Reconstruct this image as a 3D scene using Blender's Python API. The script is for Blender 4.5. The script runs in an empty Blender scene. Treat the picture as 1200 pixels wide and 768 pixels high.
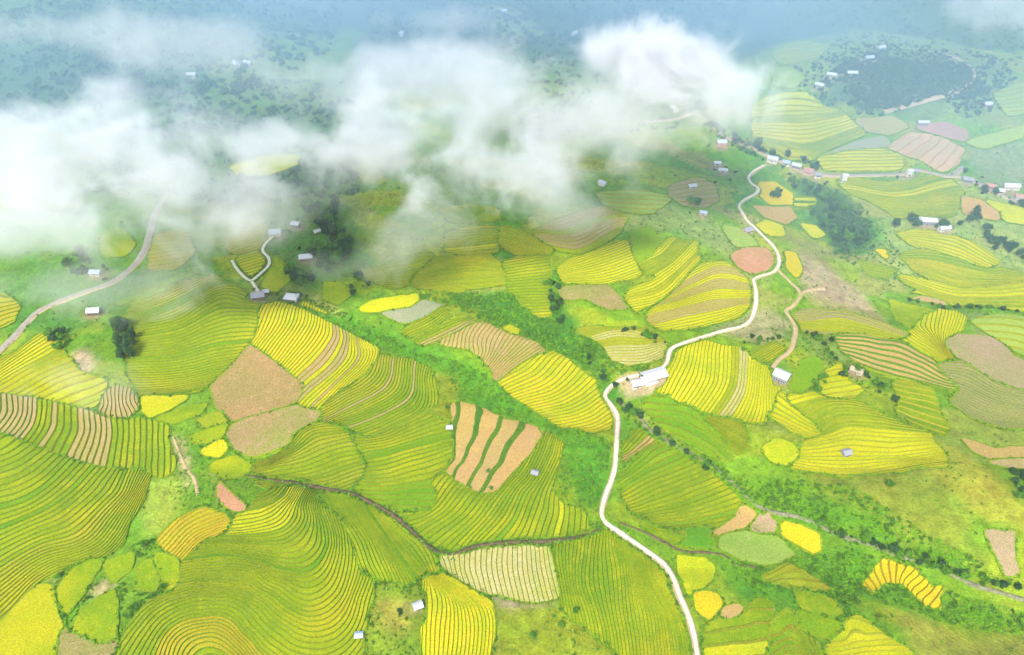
import bpy, math, random
import numpy as np
from mathutils import Vector

random.seed(7)
RNG = np.random.default_rng(11)
R = math.radians

# ------------------------------------------------------------------ camera, world, sun, exposure
scene = bpy.context.scene
CAM_Z, PITCH, FPX = 380.0, R(40.0), 900.0            # drone camera; focal length in photo pixels (1200 px wide)
cam_d = bpy.data.cameras.new("camera")
cam_d.sensor_width = 36.0
cam_d.lens = FPX / 1200.0 * 36.0
cam_d.clip_start = 1.0
cam_d.clip_end = 20000.0
cam = bpy.data.objects.new("camera", cam_d)
scene.collection.objects.link(cam)
cam.location = (0, 0, CAM_Z)
cam.rotation_euler = (R(90) - PITCH, 0, 0)
scene.camera = cam

SUN_EL, SUN_AZ = R(47.0), R(-160.0)                     # azimuth from +Y (away from camera) towards +X
world = bpy.data.worlds.new("World")
scene.world = world
world.use_nodes = True
wn = world.node_tree
wn.nodes.clear()
sky = wn.nodes.new("ShaderNodeTexSky")
sky.sky_type = 'NISHITA'
sky.sun_disc = False
sky.sun_elevation = SUN_EL
sky.sun_rotation = SUN_AZ
sky.dust_density = 2.0
bg = wn.nodes.new("ShaderNodeBackground")
bg.inputs['Strength'].default_value = 0.15
wo = wn.nodes.new("ShaderNodeOutputWorld")
wn.links.new(sky.outputs[0], bg.inputs['Color'])
wn.links.new(bg.outputs[0], wo.inputs['Surface'])
sun_d = bpy.data.lights.new("sun", 'SUN')
sun_d.energy = 2.4
sun_d.angle = R(8.0)
sun_d.color = (1.0, 0.955, 0.88)
sun = bpy.data.objects.new("sun", sun_d)
scene.collection.objects.link(sun)
sd = Vector((math.sin(SUN_AZ) * math.cos(SUN_EL), math.cos(SUN_AZ) * math.cos(SUN_EL), math.sin(SUN_EL)))
sun.rotation_euler = sd.to_track_quat('Z', 'Y').to_euler()
sun.location = sd * 1500

scene.view_settings.view_transform = 'Standard'
scene.view_settings.look = 'None'
scene.view_settings.exposure = 1.15
scene.view_settings.gamma = 1.0
scene.view_settings.use_curve_mapping = False
scene.render.engine = 'CYCLES'
scene.cycles.use_denoising = True
scene.cycles.max_bounces = 8
scene.cycles.diffuse_bounces = 2
scene.cycles.glossy_bounces = 1
scene.cycles.transmission_bounces = 1
scene.cycles.transparent_max_bounces = 8
scene.cycles.volume_bounces = 2
scene.cycles.volume_step_rate = 1.4
scene.cycles.volume_max_steps = 256
scene.cycles.use_adaptive_sampling = True
scene.cycles.adaptive_threshold = 0.035

COL = scene.collection

# ------------------------------------------------------------------ numeric helpers
def hash2(ix, iy, seed=0):
    n = (ix.astype(np.int64) * 374761393 + iy.astype(np.int64) * 668265263 + seed * 1442695041) & 0xFFFFFFFF
    n = ((n ^ (n >> 13)) * 1274126177) & 0xFFFFFFFF
    return ((n ^ (n >> 16)) & 0xFFFF) / 65535.0

def vnoise(x, y, seed=0):
    x = np.asarray(x, float); y = np.asarray(y, float)
    ix = np.floor(x); iy = np.floor(y)
    fx = x - ix; fy = y - iy
    fx = fx * fx * (3 - 2 * fx); fy = fy * fy * (3 - 2 * fy)
    a = hash2(ix, iy, seed); b = hash2(ix + 1, iy, seed)
    c = hash2(ix, iy + 1, seed); d = hash2(ix + 1, iy + 1, seed)
    return (a * (1 - fx) + b * fx) * (1 - fy) + (c * (1 - fx) + d * fx) * fy

def fbm(x, y, seed=0, octv=4):
    t = 0; a = .5; x = np.asarray(x, float); y = np.asarray(y, float)
    for o in range(octv):
        t = t + a * vnoise(x, y, seed + o * 17); x = x * 2.03 + 11.3; y = y * 2.03 + 5.7; a *= .5
    return t / (1 - .5 ** octv)

CP, SP = math.cos(PITCH), math.sin(PITCH)
def px_dir(p):
    p = np.asarray(p, float).reshape(-1, 2)
    u = (p[:, 0] - 600) / FPX; v = (p[:, 1] - 384) / FPX
    return np.stack([u, CP - v * SP, -SP - v * CP], 1)

# height field on an 8 m grid, solved below
GX0, GX1, GY0, GY1, GD = -1200.0, 1200.0, 60.0, 1560.0, 8.0
gx = np.arange(GX0, GX1 + 1, GD); gy = np.arange(GY0, GY1 + 1, GD)
GXX, GYY = np.meshgrid(gx, gy)                       # [row=y, col=x]

def far_shape(x, y):
    """large relief outside the solved grid: the ground falls away behind the last fields, then mountains rise"""
    x = np.asarray(x, float); y = np.asarray(y, float)
    d = np.clip((y - 1230 - 60 * (fbm(x / 500, y * 0 + 3, 5) - .5)) / 900, 0, None)
    drop = -330 * (1 - np.exp(-(d * 1.3) ** 2))
    m = np.clip((y - 2300) / 2500, 0, 1)
    mount = 900 * m * m * (3 - 2 * m) * (.55 + .9 * fbm(x / 900, y / 900, 9))
    ridg = (np.abs(fbm(x / 420, y / 420, 21) - .5) * -2 + .5) * 150 * np.clip((y - 1350) / 700, 0, 1)
    side = 260 * np.clip((np.abs(x) - 1100) / 1800, 0, 1) ** 1.3 * (.5 + fbm(x / 600, y / 600, 31))
    back = 120 * np.clip((60 - y) / 900, 0, 1)
    return drop + mount + ridg + side + back

def poly_dist(px, py, P, closed=False):
    P = np.asarray(P, float)
    Q = np.vstack([P, P[:1]]) if closed else P
    best = np.full(px.shape, 1e18)
    for a, b in zip(Q[:-1], Q[1:]):
        d = b - a; L = max(d @ d, 1e-9)
        t = np.clip(((px - a[0]) * d[0] + (py - a[1]) * d[1]) / L, 0, 1)
        best = np.minimum(best, (px - a[0] - t * d[0]) ** 2 + (py - a[1] - t * d[1]) ** 2)
    return np.sqrt(best)

def inside(px, py, P):
    P = np.asarray(P, float); r = np.zeros(px.shape, bool)
    Q = np.vstack([P, P[:1]])
    for a, b in zip(Q[:-1], Q[1:]):
        if a[1] == b[1]: continue
        c = (a[1] > py) != (b[1] > py)
        r ^= c & (px < (b[0] - a[0]) * (py - a[1]) / (b[1] - a[1]) + a[0])
    return r

def sdist(px, py, P):
    return np.where(inside(px, py, P), 1, -1) * poly_dist(px, py, P, True)

H = np.zeros_like(GXX)
FD = 25.0
fgx = np.arange(-6600, 6601, FD); fgy = np.arange(-1000, 8600, FD)
FAR = far_shape(*np.meshgrid(fgx, fgy))
def bilin(A, x, y, x0, y0, d, sm=False):
    fx = np.clip((x - x0) / d, 0, A.shape[1] - 1.001); fy = np.clip((y - y0) / d, 0, A.shape[0] - 1.001)
    ix = fx.astype(int); iy = fy.astype(int); fx = fx - ix; fy = fy - iy
    if sm: fx = fx * fx * (3 - 2 * fx); fy = fy * fy * (3 - 2 * fy)
    return (A[iy, ix] * (1 - fx) + A[iy, ix + 1] * fx) * (1 - fy) + (A[iy + 1, ix] * (1 - fx) + A[iy + 1, ix + 1] * fx) * fy
def hq(x, y):
    """terrain height at points"""
    x = np.asarray(x, float); y = np.asarray(y, float)
    return bilin(H, x, y, GX0, GY0, GD) + bilin(FAR, x, y, fgx[0], fgy[0], FD)

def ground(p):
    """photo pixels -> points on the terrain"""
    d = px_dir(p)
    z = np.zeros(len(d)); hi = None
    for i in range(26):
        t = (CAM_Z - z) / -d[:, 2]
        z = z * .35 + .65 * hq(d[:, 0] * t, d[:, 1] * t)
    t = (CAM_Z - z) / -d[:, 2]
    return np.stack([d[:, 0] * t, d[:, 1] * t, z], 1)

def resample(P, step):
    P = np.asarray(P, float)
    seg = np.linalg.norm(np.diff(P, axis=0), axis=1); c = np.concatenate([[0], np.cumsum(seg)])
    n = max(2, int(c[-1] / step) + 1); t = np.linspace(0, c[-1], n)
    return np.stack([np.interp(t, c, P[:, k]) for k in range(P.shape[1])], 1)

def smooth_line(P, n=8):
    """Catmull-Rom through the points"""
    P = np.asarray(P, float); Q = np.vstack([2 * P[0] - P[1], P, 2 * P[-1] - P[-2]]); out = []
    for i in range(1, len(Q) - 2):
        for t in np.linspace(0, 1, n, endpoint=False):
            a, b, c, d = Q[i - 1:i + 3]
            out.append(.5 * (2 * b + (c - a) * t + (2 * a - 5 * b + 4 * c - d) * t * t + (3 * b - a - 3 * c + d) * t ** 3))
    out.append(P[-1]); return np.array(out)

def smooth_closed(P):
    """one Chaikin pass: takes the sharpest points off an outline"""
    P = np.asarray(P, float); N = np.roll(P, -1, 0)
    return np.stack([.95 * P + .05 * N, .05 * P + .95 * N], 1).reshape(-1, 2)

class TPS:
    def __init__(s, pts, val, reg=0.02):
        s.c = pts.mean(0); s.k = max(np.ptp(pts, axis=0).max(), 1e-6)
        q = (pts - s.c) / s.k; n = len(q); s.q = q
        K = s.ker(np.linalg.norm(q[:, None] - q[None], axis=2)) + np.eye(n) * reg * .02
        Pm = np.hstack([np.ones((n, 1)), q])
        A = np.block([[K, Pm], [Pm.T, np.zeros((3, 3))]])
        s.w = np.linalg.solve(A, np.concatenate([val, np.zeros(3)]))
    def ker(s, r): return r * r * np.log(r + 1e-9)
    def __call__(s, x, y):
        shp = np.shape(x); q = (np.stack([np.ravel(x), np.ravel(y)], 1) - s.c) / s.k
        r = np.linalg.norm(q[:, None] - s.q[None], axis=2)
        n = len(s.q); v = s.ker(r) @ s.w[:n] + s.w[n] + q @ s.w[n + 1:]
        return v.reshape(shp)

# ------------------------------------------------------------------ field data, traced in photo pixels
# F(colour, label, outline, contour guides [(terrace number, line)...], colour ranges, mix, riser width)
FIELDS = []
SOFT = []
SOFTCOL = dict(yg=(.25, .29, .012), gm=(.27, .33, .035))
def F(col, label, poly, guides=None, ranges=(), mix=None, riser=.15, cat='rice field', rk='bund', amp=.8):
    if cat in ('pasture', 'meadow'):
        SOFT.append((SOFTCOL[col], poly, 6.0)); return
    if rk == 'bund' and col in ('ye', 'st', 'gm'): rk = 'bundl'
    if guides:
        my = sum(q[1] for q in poly) / len(poly)
        kf = 1.0 if riser >= .18 and len(guides) <= 6 and rk in ('bundg',) else (1.2 if my > 520 else 1.35 if my > 420 else 1.5)
        if cat != 'rice field': kf = 1.0
        guides = [(v * kf, g) for v, g in guides]; ranges = [(a * kf, b * kf, c) for a, b, c in ranges]; amp = amp / kf
    FIELDS.append(dict(col=col, label=label, poly=poly, guides=guides, ranges=ranges, mix=mix, riser=riser, cat=cat, rk=rk, amp=amp))

# --- near fields, the side of the valley below the old road
F('yg', 'broad green-yellow rice terraces sweeping diagonally below the stubble-and-green striped strip',
  [(-40,498),(0,509),(40,524),(80,539),(110,550),(135,552),(168,552),(163,580),(156,605),(140,632),(118,650),(80,662),(50,672),(30,690),(0,725),(-40,765)],
  [(0,[(-40,760),(0,725),(35,688),(50,673),(90,660),(125,645),(148,615),(165,580)]),
   (6,[(-40,710),(0,682),(30,660),(60,645),(95,637),(120,612),(150,578)]),
   (12,[(-40,658),(0,638),(25,624),(60,611),(90,592),(115,567),(128,550)]),
   (17,[(-40,612),(0,601),(30,592),(60,574),(88,546)]),(22,[(-40,572),(0,560),(25,550),(50,532)]),(26,[(-40,535),(0,526),(15,515)])],
  ranges=[(5,8,'ol'),(14,15,'gr'),(16.9,18,'gr')], mix=('ol',.18))
F('yg', 'strip of alternating tan stubble and green rice terraces under the old road',
  [(-40,452),(0,462),(38,467),(60,471),(90,479),(110,487),(125,493),(150,496),(190,498),(192,548),(160,549),(130,547),(80,535),(40,521),(0,506),(-40,495)],
  [(0,[(192,497),(192,549)]),(6,[(136,494),(136,520),(131,548)]),(11,[(91,480),(90,510),(78,534)]),(14,[(62,471),(58,500),(44,522)]),
   (17,[(38,467),(36,492),(22,513)]),(20,[(14,464),(14,485),(0,504)]),(24,[(-25,456),(-28,480),(-40,494)])],
  ranges=[(6,11,'tn'),(13,14,'tn'),(16,25,'tn')], riser=.22)
F('ye', 'yellow rice terraces in straight diagonal rows beside the old grey road',
  [(-40,462),(-30,450),(0,433),(50,396),(57,412),(75,430),(100,443),(122,458),(112,474),(90,477),(60,469),(38,465),(0,460)],
  [(10,[(-20,445),(0,433),(50,397)]),(7,[(-20,458),(0,446),(30,428),(57,412)]),(4.5,[(8,461),(48,438),(74,428)]),(2,[(40,466),(72,450),(97,441)]),(0,[(78,475),(100,467),(122,457)])],
  mix=('yg',.4))
F('tn', 'small wavy patch of harvested tan terraces below the lone dark tree clump',
  [(119,483),(122,463),(135,453),(150,456),(158,465),(160,478),(150,488),(132,488)],
  [(0,[(155,457),(153,470),(159,484)]),(2.5,[(139,455),(138,470),(140,488)]),(5,[(122,463),(124,474),(119,484)])])
F('yg', 'fan of fine green terraces spreading below the mist and two white-roofed houses',
  [(148,372),(175,352),(210,336),(250,324),(266,334),(285,352),(297,360),(303,376),(296,394),(280,414),(262,431),(245,446),(225,456),(200,463),(168,462),(163,440),(159,410)],
  [(0,[(168,464),(200,461),(224,457)]),(5,[(165,444),(215,441),(256,432)]),(10,[(162,422),(205,419),(250,408),(284,404)]),
   (14,[(162,404),(205,398),(245,382),(275,374),(303,376)]),(18,[(155,386),(205,376),(240,356),(262,346),(285,352)]),(23,[(155,368),(205,350),(245,330)])],
  mix=('gr',.3), ranges=[(0,2,'ol')])
F('br', 'bare brown diamond-shaped ploughed field among the green terraces',
  [(252,452),(268,437),(293,405),(310,415),(335,434),(357,452),(352,465),(335,475),(310,483),(274,492),(258,475)], cat='ploughed field')
F('bo', 'brown-green fallow field curling below the bare diamond-shaped field',
  [(268,505),(290,491),(330,481),(365,481),(376,487),(360,495),(343,505),(335,520),(315,530),(295,534),(275,525)], cat='fallow field')
F('ye', 'steep yellow rice terraces in tight rows below the round white-roofed house',
  [(303,368),(312,362),(345,359),(370,370),(392,383),(420,399),(437,410),(440,425),(426,440),(410,450),(392,462),(370,480),(353,469),(358,452),(335,433),(310,414),(297,404),(304,385)],
  [(0,[(411,451),(434,429),(439,410),(430,402)]),(5,[(366,466),(395,440),(412,420),(414,398)]),(10,[(345,440),(370,415),(385,395),(386,381)]),
   (15,[(325,425),(345,400),(358,380),(360,366)]),(20,[(304,408),(322,385),(330,362)]),(23,[(299,392),(308,366)])],
  ranges=[(3,4,'tn'),(6,7,'tn'),(8,9,'tn')], mix=('ye',.3), rk='bundo')
F('ol', 'olive terraces bending round a spur beside the green shrub gully',
  [(440,426),(450,418),(470,424),(487,432),(498,440),(502,455),(502,470),(499,481),(486,489),(468,497),(432,514),(405,502),(378,490),(384,470),(394,463),(411,452),(428,441)],
  [(0,[(500,445),(502,466),(495,483),(468,498),(430,514)]),(4,[(486,433),(484,456),(475,471),(450,485),(406,502)]),(8,[(469,425),(466,448),(455,463),(430,476),(394,492)]),
   (12.5,[(451,419),(446,440),(430,456),(408,466),(385,480)])], ranges=[(3,4,'tn'),(9,10,'tn')], mix=('yg',.4))
F('yg', 'green terraces swirling between the olive spur and the tan harvested strips',
  [(402,500),(414,508),(434,515),(468,498),(500,482),(512,490),(526,504),(532,515),(530,530),(518,546),(503,552),(502,566),(512,580),(508,598),(480,600),(440,588),(414,574),(426,560),(430,546),(420,530)],
  [(0,[(418,578),(450,582),(485,580),(510,582)]),(4,[(428,558),(455,556),(480,548),(505,540),(528,532)]),(8,[(424,538),(452,532),(485,522),(528,512)]),(12,[(418,520),(450,516),(480,503),(510,490)]),(14,[(412,508),(440,512),(475,494),(500,482)])],
  mix=('gr',.25))
F('ol', 'mossy yellow terraces stepping down to the ditch below the curled fallow field',
  [(300,549),(315,543),(337,531),(352,514),(366,502),(386,499),(400,500),(413,510),(419,528),(429,546),(424,560),(411,572),(395,575),(380,570),(350,562),(320,560)],
  [(10,[(315,542),(340,526),(366,503),(395,500)]),(6,[(308,548),(345,536),(378,520),(413,512)]),(3,[(320,556),(360,549),(395,535),(424,530)]),(0,[(345,564),(380,561),(410,550),(430,544)])], mix=('yg',.5))
F('yg', 'long curving green terraces above the brown ditch and pale stubble field',
  [(412,577),(440,591),(472,602),(500,600),(513,584),(506,566),(520,560),(540,572),(562,582),(582,578),(602,556),(622,536),(634,516),(645,508),(660,520),(656,545),(642,575),(652,590),(671,596),(681,606),(682,626),(655,631),(615,635),(580,631),(555,638),(530,645),(512,640),(490,622),(465,602),(438,590)],
  [(0,[(680,627),(682,606)]),(6,[(622,635),(634,600),(642,572),(656,540),(660,520)]),(11,[(567,637),(597,605),(607,580),(630,552),(647,510)]),(16,[(522,642),(560,607),(577,584),(600,560)]),(20,[(494,624),(530,600),(548,578)]),(24,[(462,602),(500,596),(524,565)])],
  mix=('ye',.25), ranges=[(9,10,'gr')])
F('or', 'harvested tan-orange strips with grassy banks above the curving green terraces',
  [(533,476),(550,473),(575,487),(600,494),(625,501),(633,511),(623,530),(601,552),(581,578),(560,575),(543,566),(525,553),(533,536),(530,520),(533,500)],
  [(0,[(634,514),(606,552),(583,578)]),(1,[(604,494),(587,530),(560,576)]),(2,[(579,489),(568,520),(545,566)]),(3,[(556,477),(551,515),(530,553)]),(4,[(534,475),(530,540)])], riser=.2, rk='bundg')
F('ye', 'bright yellow terraces in sweeping rows beside the first road bend and green gully',
  [(584,450),(598,437),(615,425),(630,417),(645,418),(656,415),(668,422),(681,440),(696,460),(708,474),(713,489),(700,498),(680,503),(656,502),(640,491),(620,478),(600,466)],
  [(0,[(660,504),(695,497),(714,486)]),(5,[(632,486),(670,477),(697,460)]),(10,[(606,469),(645,456),(673,428)]),(14,[(588,455),(622,437),(642,418)])], mix=('go',.2), rk='bundo')
F('tn', 'wavy harvested tan terraces above the sweeping bright yellow rows',
  [(515,400),(540,389),(560,379),(580,384),(605,392),(632,403),(637,412),(615,424),(598,436),(583,448),(576,431),(564,416),(550,406),(530,404)],
  [(0,[(637,410),(605,430),(584,448)]),(5,[(608,393),(592,412),(577,430)]),(10,[(572,381),(560,398),(562,414)]),(14,[(535,391),(532,404)])], mix=('ol',.15), rk='bundo')
F('yg', 'narrow green-yellow slip of terraces climbing above the wavy tan terraces',
  [(474,389),(500,375),(520,362),(523,370),(506,383),(490,391),(478,394)], [(0,[(478,395),(505,383),(523,369)]),(2,[(474,388),(500,375),(520,362)])])
F('yg', 'long green sliver of rice wedged against the wavy tan terraces',
  [(489,399),(520,382),(545,374),(556,377),(538,388),(513,400),(497,405)], [(0,[(497,406),(525,394),(556,378)]),(2.5,[(489,398),(520,382),(545,374)])], ranges=[(0,1,'tn')])
F('ye', 'small bright yellow crescent paddy under the drifting mist',
  [(424,363),(455,351),(475,347),(490,343),(492,350),(481,360),(450,364)])
F('gy', 'grey-green fallow strip below the bright yellow crescent paddy',
  [(448,367),(480,362),(500,352),(516,357),(500,369),(476,378)], cat='fallow field')
F('ye', 'tiny round yellow paddy alone in the green shrub gully', [(588,384),(598,380),(610,387),(607,396),(593,396)])
F('yg', 'smooth grassy pasture with a shrub beside the tan harvested strips',
  [(503,439),(520,437),(535,445),(541,460),(536,474),(530,478),(529,505),(516,494),(503,484),(504,465),(500,450)], cat='pasture')
# --- bottom
F('gor', 'small orange-lined terraces at the top corner of the great wave-shaped field',
  [(191,632),(205,615),(222,603),(240,597),(262,605),(270,614),(266,622),(240,632),(214,656),(202,645)],
  [(0,[(214,658),(240,633),(270,620)]),(4,[(203,647),(225,624),(262,608)]),(7,[(193,633),(215,611),(240,598)])], rk='bundo')
F('yg', 'great wave-shaped hillside of green-yellow rice terraces around a spur and a hollow',
  [(128,790),(150,750),(170,725),(190,708),(212,698),(214,660),(241,636),(268,624),(273,612),(290,602),(318,588),(338,577),(356,577),(375,589),(396,606),(410,632),(417,662),(420,700),(419,790)],
  [(24,[(278,606),(310,600),(335,584)]),(20,[(270,626),(300,623),(330,614),(346,588)]),(15,[(238,641),(270,637),(310,643),(345,640),(364,615),(362,590)]),
   (11,[(216,657),(260,652),(300,657),(340,672),(374,662),(386,632),(374,598)]),(7,[(214,672),(255,668),(300,671),(330,686),(355,701),(385,690),(400,652),(396,615)]),
   (4,[(213,685),(250,681),(290,686),(320,702),(355,723),(390,716),(411,680),(414,642)]),
   (0,[(130,785),(158,742),(185,713),(215,699),(255,693),(285,701),(310,717),(345,748),(385,754),(410,732),(420,700)]),
   (-4,[(168,785),(190,741),(215,723),(250,718),(275,724),(292,746),(318,768),(350,785),(390,785)]),(-8,[(196,800),(207,752),(232,738),(258,738),(282,756),(305,785),(330,800)]),(-12,[(215,815),(228,772),(250,762),(275,775),(298,800)])],
  ranges=[(-12,-5,'gor'),(19,25,'ye')], mix=('gr',.12))
F('yg', 'narrow green terraces fanning between the great wave-shaped field and the ditch',
  [(376,586),(397,582),(420,584),(450,604),(480,625),(500,641),(513,652),(511,673),(490,673),(468,662),(440,661),(424,664),(413,635),(400,609)],
  [(0,[(511,674),(502,652),(490,634)]),(5,[(488,672),(470,650),(450,622),(436,602)]),(10,[(460,662),(445,635),(425,606),(412,588)]),(15,[(432,662),(420,630),(400,603),(386,588)])],
  mix=('gr',.3))
F('ye', 'golden-yellow upright fan of terraces beside the little tin-roofed field hut',
  [(499,676),(515,673),(535,680),(555,692),(572,706),(577,725),(575,748),(568,790),(500,790),(498,740)],
  [(0,[(522,677),(560,699),(577,725),(571,790)]),(5,[(513,678),(540,702),(551,735),(545,790)]),(9,[(507,678),(525,702),(528,740),(522,790)]),(13,[(500,680),(502,720),(500,790)])], mix=('yg',.35), rk='bundo')
F('st', 'pale stubble field with wavy cut rows below the brown ditch',
  [(512,649),(545,646),(580,638),(610,639),(640,643),(645,665),(652,695),(640,702),(610,704),(580,696),(555,690),(530,675),(516,661)],
  [(0,[(653,700),(645,670),(641,643)]),(8,[(598,703),(590,670),(592,640)]),(14,[(552,690),(545,668),(546,647)]),(18,[(519,664),(514,650)])], mix=('yg',.22), riser=.16, amp=.45, rk='bundl')
F('yg', 'tall upright green terraces hugging the outer curve of the white road',
  [(653,641),(680,632),(705,625),(718,629),(733,643),(753,659),(772,677),(782,700),(795,725),(806,755),(808,790),(748,790),(737,757),(706,736),(680,716),(662,696),(656,665)],
  [(0,[(808,785),(797,732),(780,695),(768,674)]),(6,[(780,785),(772,722),(758,692),(752,661)]),(12,[(750,785),(741,712),(735,662),(728,641)]),(18,[(714,738),(706,690),(703,652),(705,627)]),(23,[(686,718),(676,680),(679,634)]),(27,[(663,694),(656,650)])],
  mix=('gr',.2))
F('yg', 'smooth olive pasture with a few round shrubs below the pale stubble field',
  [(583,722),(610,712),(650,706),(690,727),(714,752),(722,790),(578,790)], cat='pasture')
F('yg', 'smooth flat paddy below the diagonal terraces, with bare soil at one corner',
  [(-40,762),(0,730),(28,705),(46,690),(60,695),(68,735),(62,790),(-40,790)])
F('yg', 'narrow wedge paddy pointing down between two shrub rows', [(70,692),(83,668),(108,656),(118,660),(102,690),(80,722),(73,715)])
F('yg', 'broad wedge paddy under the bare soil streak and shrub row', [(95,718),(115,702),(135,690),(138,720),(134,748),(118,755),(84,742)])
F('bo', 'muddy brown-green wet paddy at the foot of the wedge paddies', [(72,742),(92,742),(118,756),(133,752),(128,790),(68,790)], cat='fallow field')
F('yg', 'small square paddy ringed by shrubs beside the orange-lined terraces', [(160,666),(176,655),(186,678),(180,690),(165,686)])
F('yg', 'small kite-shaped paddy touching the foot of the orange-lined terraces', [(181,652),(206,656),(211,680),(196,688),(186,666)])
F('yg', 'short slanting paddy above the bare soil streak', [(124,661),(155,650),(152,668),(135,682)])
F('gm', 'pale mown meadow beside the broad diagonal terraces', [(164,577),(178,560),(212,556),(216,580),(200,604),(186,625),(168,628),(159,610)], cat='meadow')
F('ye', 'triangular yellow paddy at the foot of the fine green fan', [(168,465),(218,466),(200,478),(178,487),(170,480)])
F('yg', 'first leaf-shaped yellow paddy stepping down beside the bare diamond field', [(187,491),(214,479),(240,474),(234,485),(205,495)])
F('yg', 'second leaf-shaped paddy stepping down, under a dark grassy bank', [(226,513),(240,505),(262,500),(261,509),(242,518),(230,518)])
F('ol', 'short olive paddy tucked at the low corner of the bare diamond field', [(231,493),(257,486),(263,495),(240,502)])
F('ye', 'small oval yellow paddy among the low shrubs by the red gash', [(239,529),(257,519),(263,525),(256,533),(243,533)])
F('yg', 'round mossy paddy between the red earth gash and curled fallow field', [(252,545),(275,538),(290,545),(285,555),(262,558)])
F('rd', 'raw red earth gash torn in the green bank above the orange-lined terraces', [(251,560),(258,564),(264,573),(276,586),(285,597),(274,597),(264,592),(256,581)], cat='bare plot')
# --- beyond the road, near
F('yg', 'green rice terraces arched between the white road and the dark stream trees',
  [(729,562),(745,536),(770,521),(800,530),(830,550),(855,570),(868,590),(862,607),(845,615),(830,618),(800,621),(772,613),(747,596)],
  [(0,[(778,617),(820,613),(863,604)]),(4,[(757,604),(805,593),(851,577)]),(8,[(739,590),(785,571),(830,554)]),(12,[(730,571),(765,551),(805,533)]),(15,[(734,553),(765,523)])], mix=('gr',.3))
F('or', 'small orange-striped plot beside the straight stretch of white road', [(728,528),(745,508),(758,510),(764,518),(746,531),(732,538)],
  [(0,[(732,539),(748,531),(765,519)]),(4,[(727,527),(745,507)])], mix=('yg',.45))
F('vg', 'vivid emerald seedling paddy by the ditch crossing', [(794,624),(815,614),(830,619),(832,640),(820,646),(795,641)])
F('or', 'rust-and-gold corner plot above the vivid emerald paddy', [(864,592),(880,598),(886,605),(870,616),(850,623),(838,626),(858,606)])
F('pk', 'bare pinkish earth plot beside the golden rhombus paddy', [(884,613),(894,596),(908,598),(908,622),(890,626),(880,621)], cat='bare plot')
F('go', 'glowing golden rhombus paddy alone on the green slope', [(916,605),(935,611),(958,620),(960,644),(953,648),(935,638),(918,628)])
F('go', 'string of golden scalloped paddies on the grassy slope below the stream trees',
  [(1014,687),(1024,676),(1028,667),(1040,658),(1058,660),(1073,666),(1070,672),(1081,680),(1092,692),(1103,690),(1098,700),(1101,713),(1085,708),(1072,696),(1060,683),(1046,681),(1031,682),(1023,693)],
  [(0,[(1014,682),(1023,693)]),(2,[(1028,666),(1036,684)]),(4,[(1050,658),(1050,684)]),(6,[(1074,668),(1060,684)]),(8,[(1086,684),(1072,698)]),(10,[(1102,694),(1090,712)])], riser=.18, rk='bundo')
F('ye', 'yellow roadside paddy inside the lowest curve of the white road', [(797,652),(825,655),(835,665),(830,680),(816,690),(806,695),(798,672)])
F('go', 'ochre-gold half-ripe paddy beside the lowest stretch of road', [(815,694),(838,699),(845,711),(832,725),(820,716)])
F('or', 'small orange paddy joined to the ochre-gold roadside paddy', [(846,714),(866,711),(867,721),(851,731)])
F('yg', 'wide lime-green paddy below the ochre-gold and orange roadside paddies', [(832,732),(868,722),(895,718),(893,755),(880,790),(826,790)], [(0,[(826,785),(885,785)]),(3,[(832,733),(895,719)])], mix=('ye',.4))
F('yg', 'upper of the short stacked paddies below the stony gully', [(935,691),(975,706),(985,718),(970,722),(938,712)])
F('yg', 'lower of the short stacked paddies below the stony gully', [(937,718),(970,726),(981,738),(970,743),(938,735)])
F('yg', 'arched lime terraces at the mouth of the stony gully', [(910,738),(930,721),(934,742),(948,757),(966,790),(905,790)], [(0,[(908,790),(925,765),(945,772),(955,790)]),(3,[(910,740),(930,722),(948,756),(966,790)])])
F('ye', 'fan of yellow terraces rising to a point below the dark shrub slope', [(983,752),(1000,732),(1020,745),(1052,766),(1075,790),(978,790)], [(0,[(978,790),(1020,785),(1070,790)]),(6,[(985,750),(1000,732),(1015,742)])])
F('ol', 'slanting olive paddy above the short stacked paddies', [(897,678),(925,664),(941,672),(962,682),(972,691),(950,692),(930,684)], [(0,[(915,684),(968,692)]),(2,[(905,676),(930,664)])])
F('gm', 'dull green wedge paddy below the pink earth plot', [(850,628),(880,625),(912,632),(930,650),(900,660),(870,655),(848,642)])
# --- beyond the stream
F('ye', 'yellow swirl of terraces with long straight lower steps and a lone field hut',
  [(922,470),(945,462),(970,470),(990,469),(1020,488),(1060,500),(1080,510),(1090,525),(1092,540),(1050,545),(1000,550),(985,557),(950,551),(930,545),(945,530),(962,518),(968,502),(950,490)],
  [(0,[(935,547),(985,553),(1040,547),(1092,540)]),(3,[(946,536),(988,534),(1040,534),(1091,530)]),(5,[(958,523),(995,517),(1040,519),(1086,518)]),(8,[(966,508),(990,497),(1025,499),(1065,504)]),(11,[(957,495),(978,482),(1005,482)]),(14,[(928,476),(960,467)])], mix=('yg',.35))
F('ye', 'small rounded yellow paddy on a ledge above the stream bushes', [(898,527),(909,517),(925,522),(935,535),(925,542),(906,538)])
F('ye', 'large lemon-yellow terraced slope between the white road and the metal-roofed shed',
  [(779,456),(787,430),(803,415),(822,404),(850,411),(880,419),(900,430),(906,446),(908,465),(905,480),(890,485),(868,490),(840,486),(815,476),(792,470)],
  [(0,[(906,484),(904,445)]),(8,[(852,488),(871,456),(874,420)]),(14,[(817,476),(836,446),(840,412)]),(20,[(783,460),(801,424)])], mix=('yg',.35), ranges=[(7,9,'st')])
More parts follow.
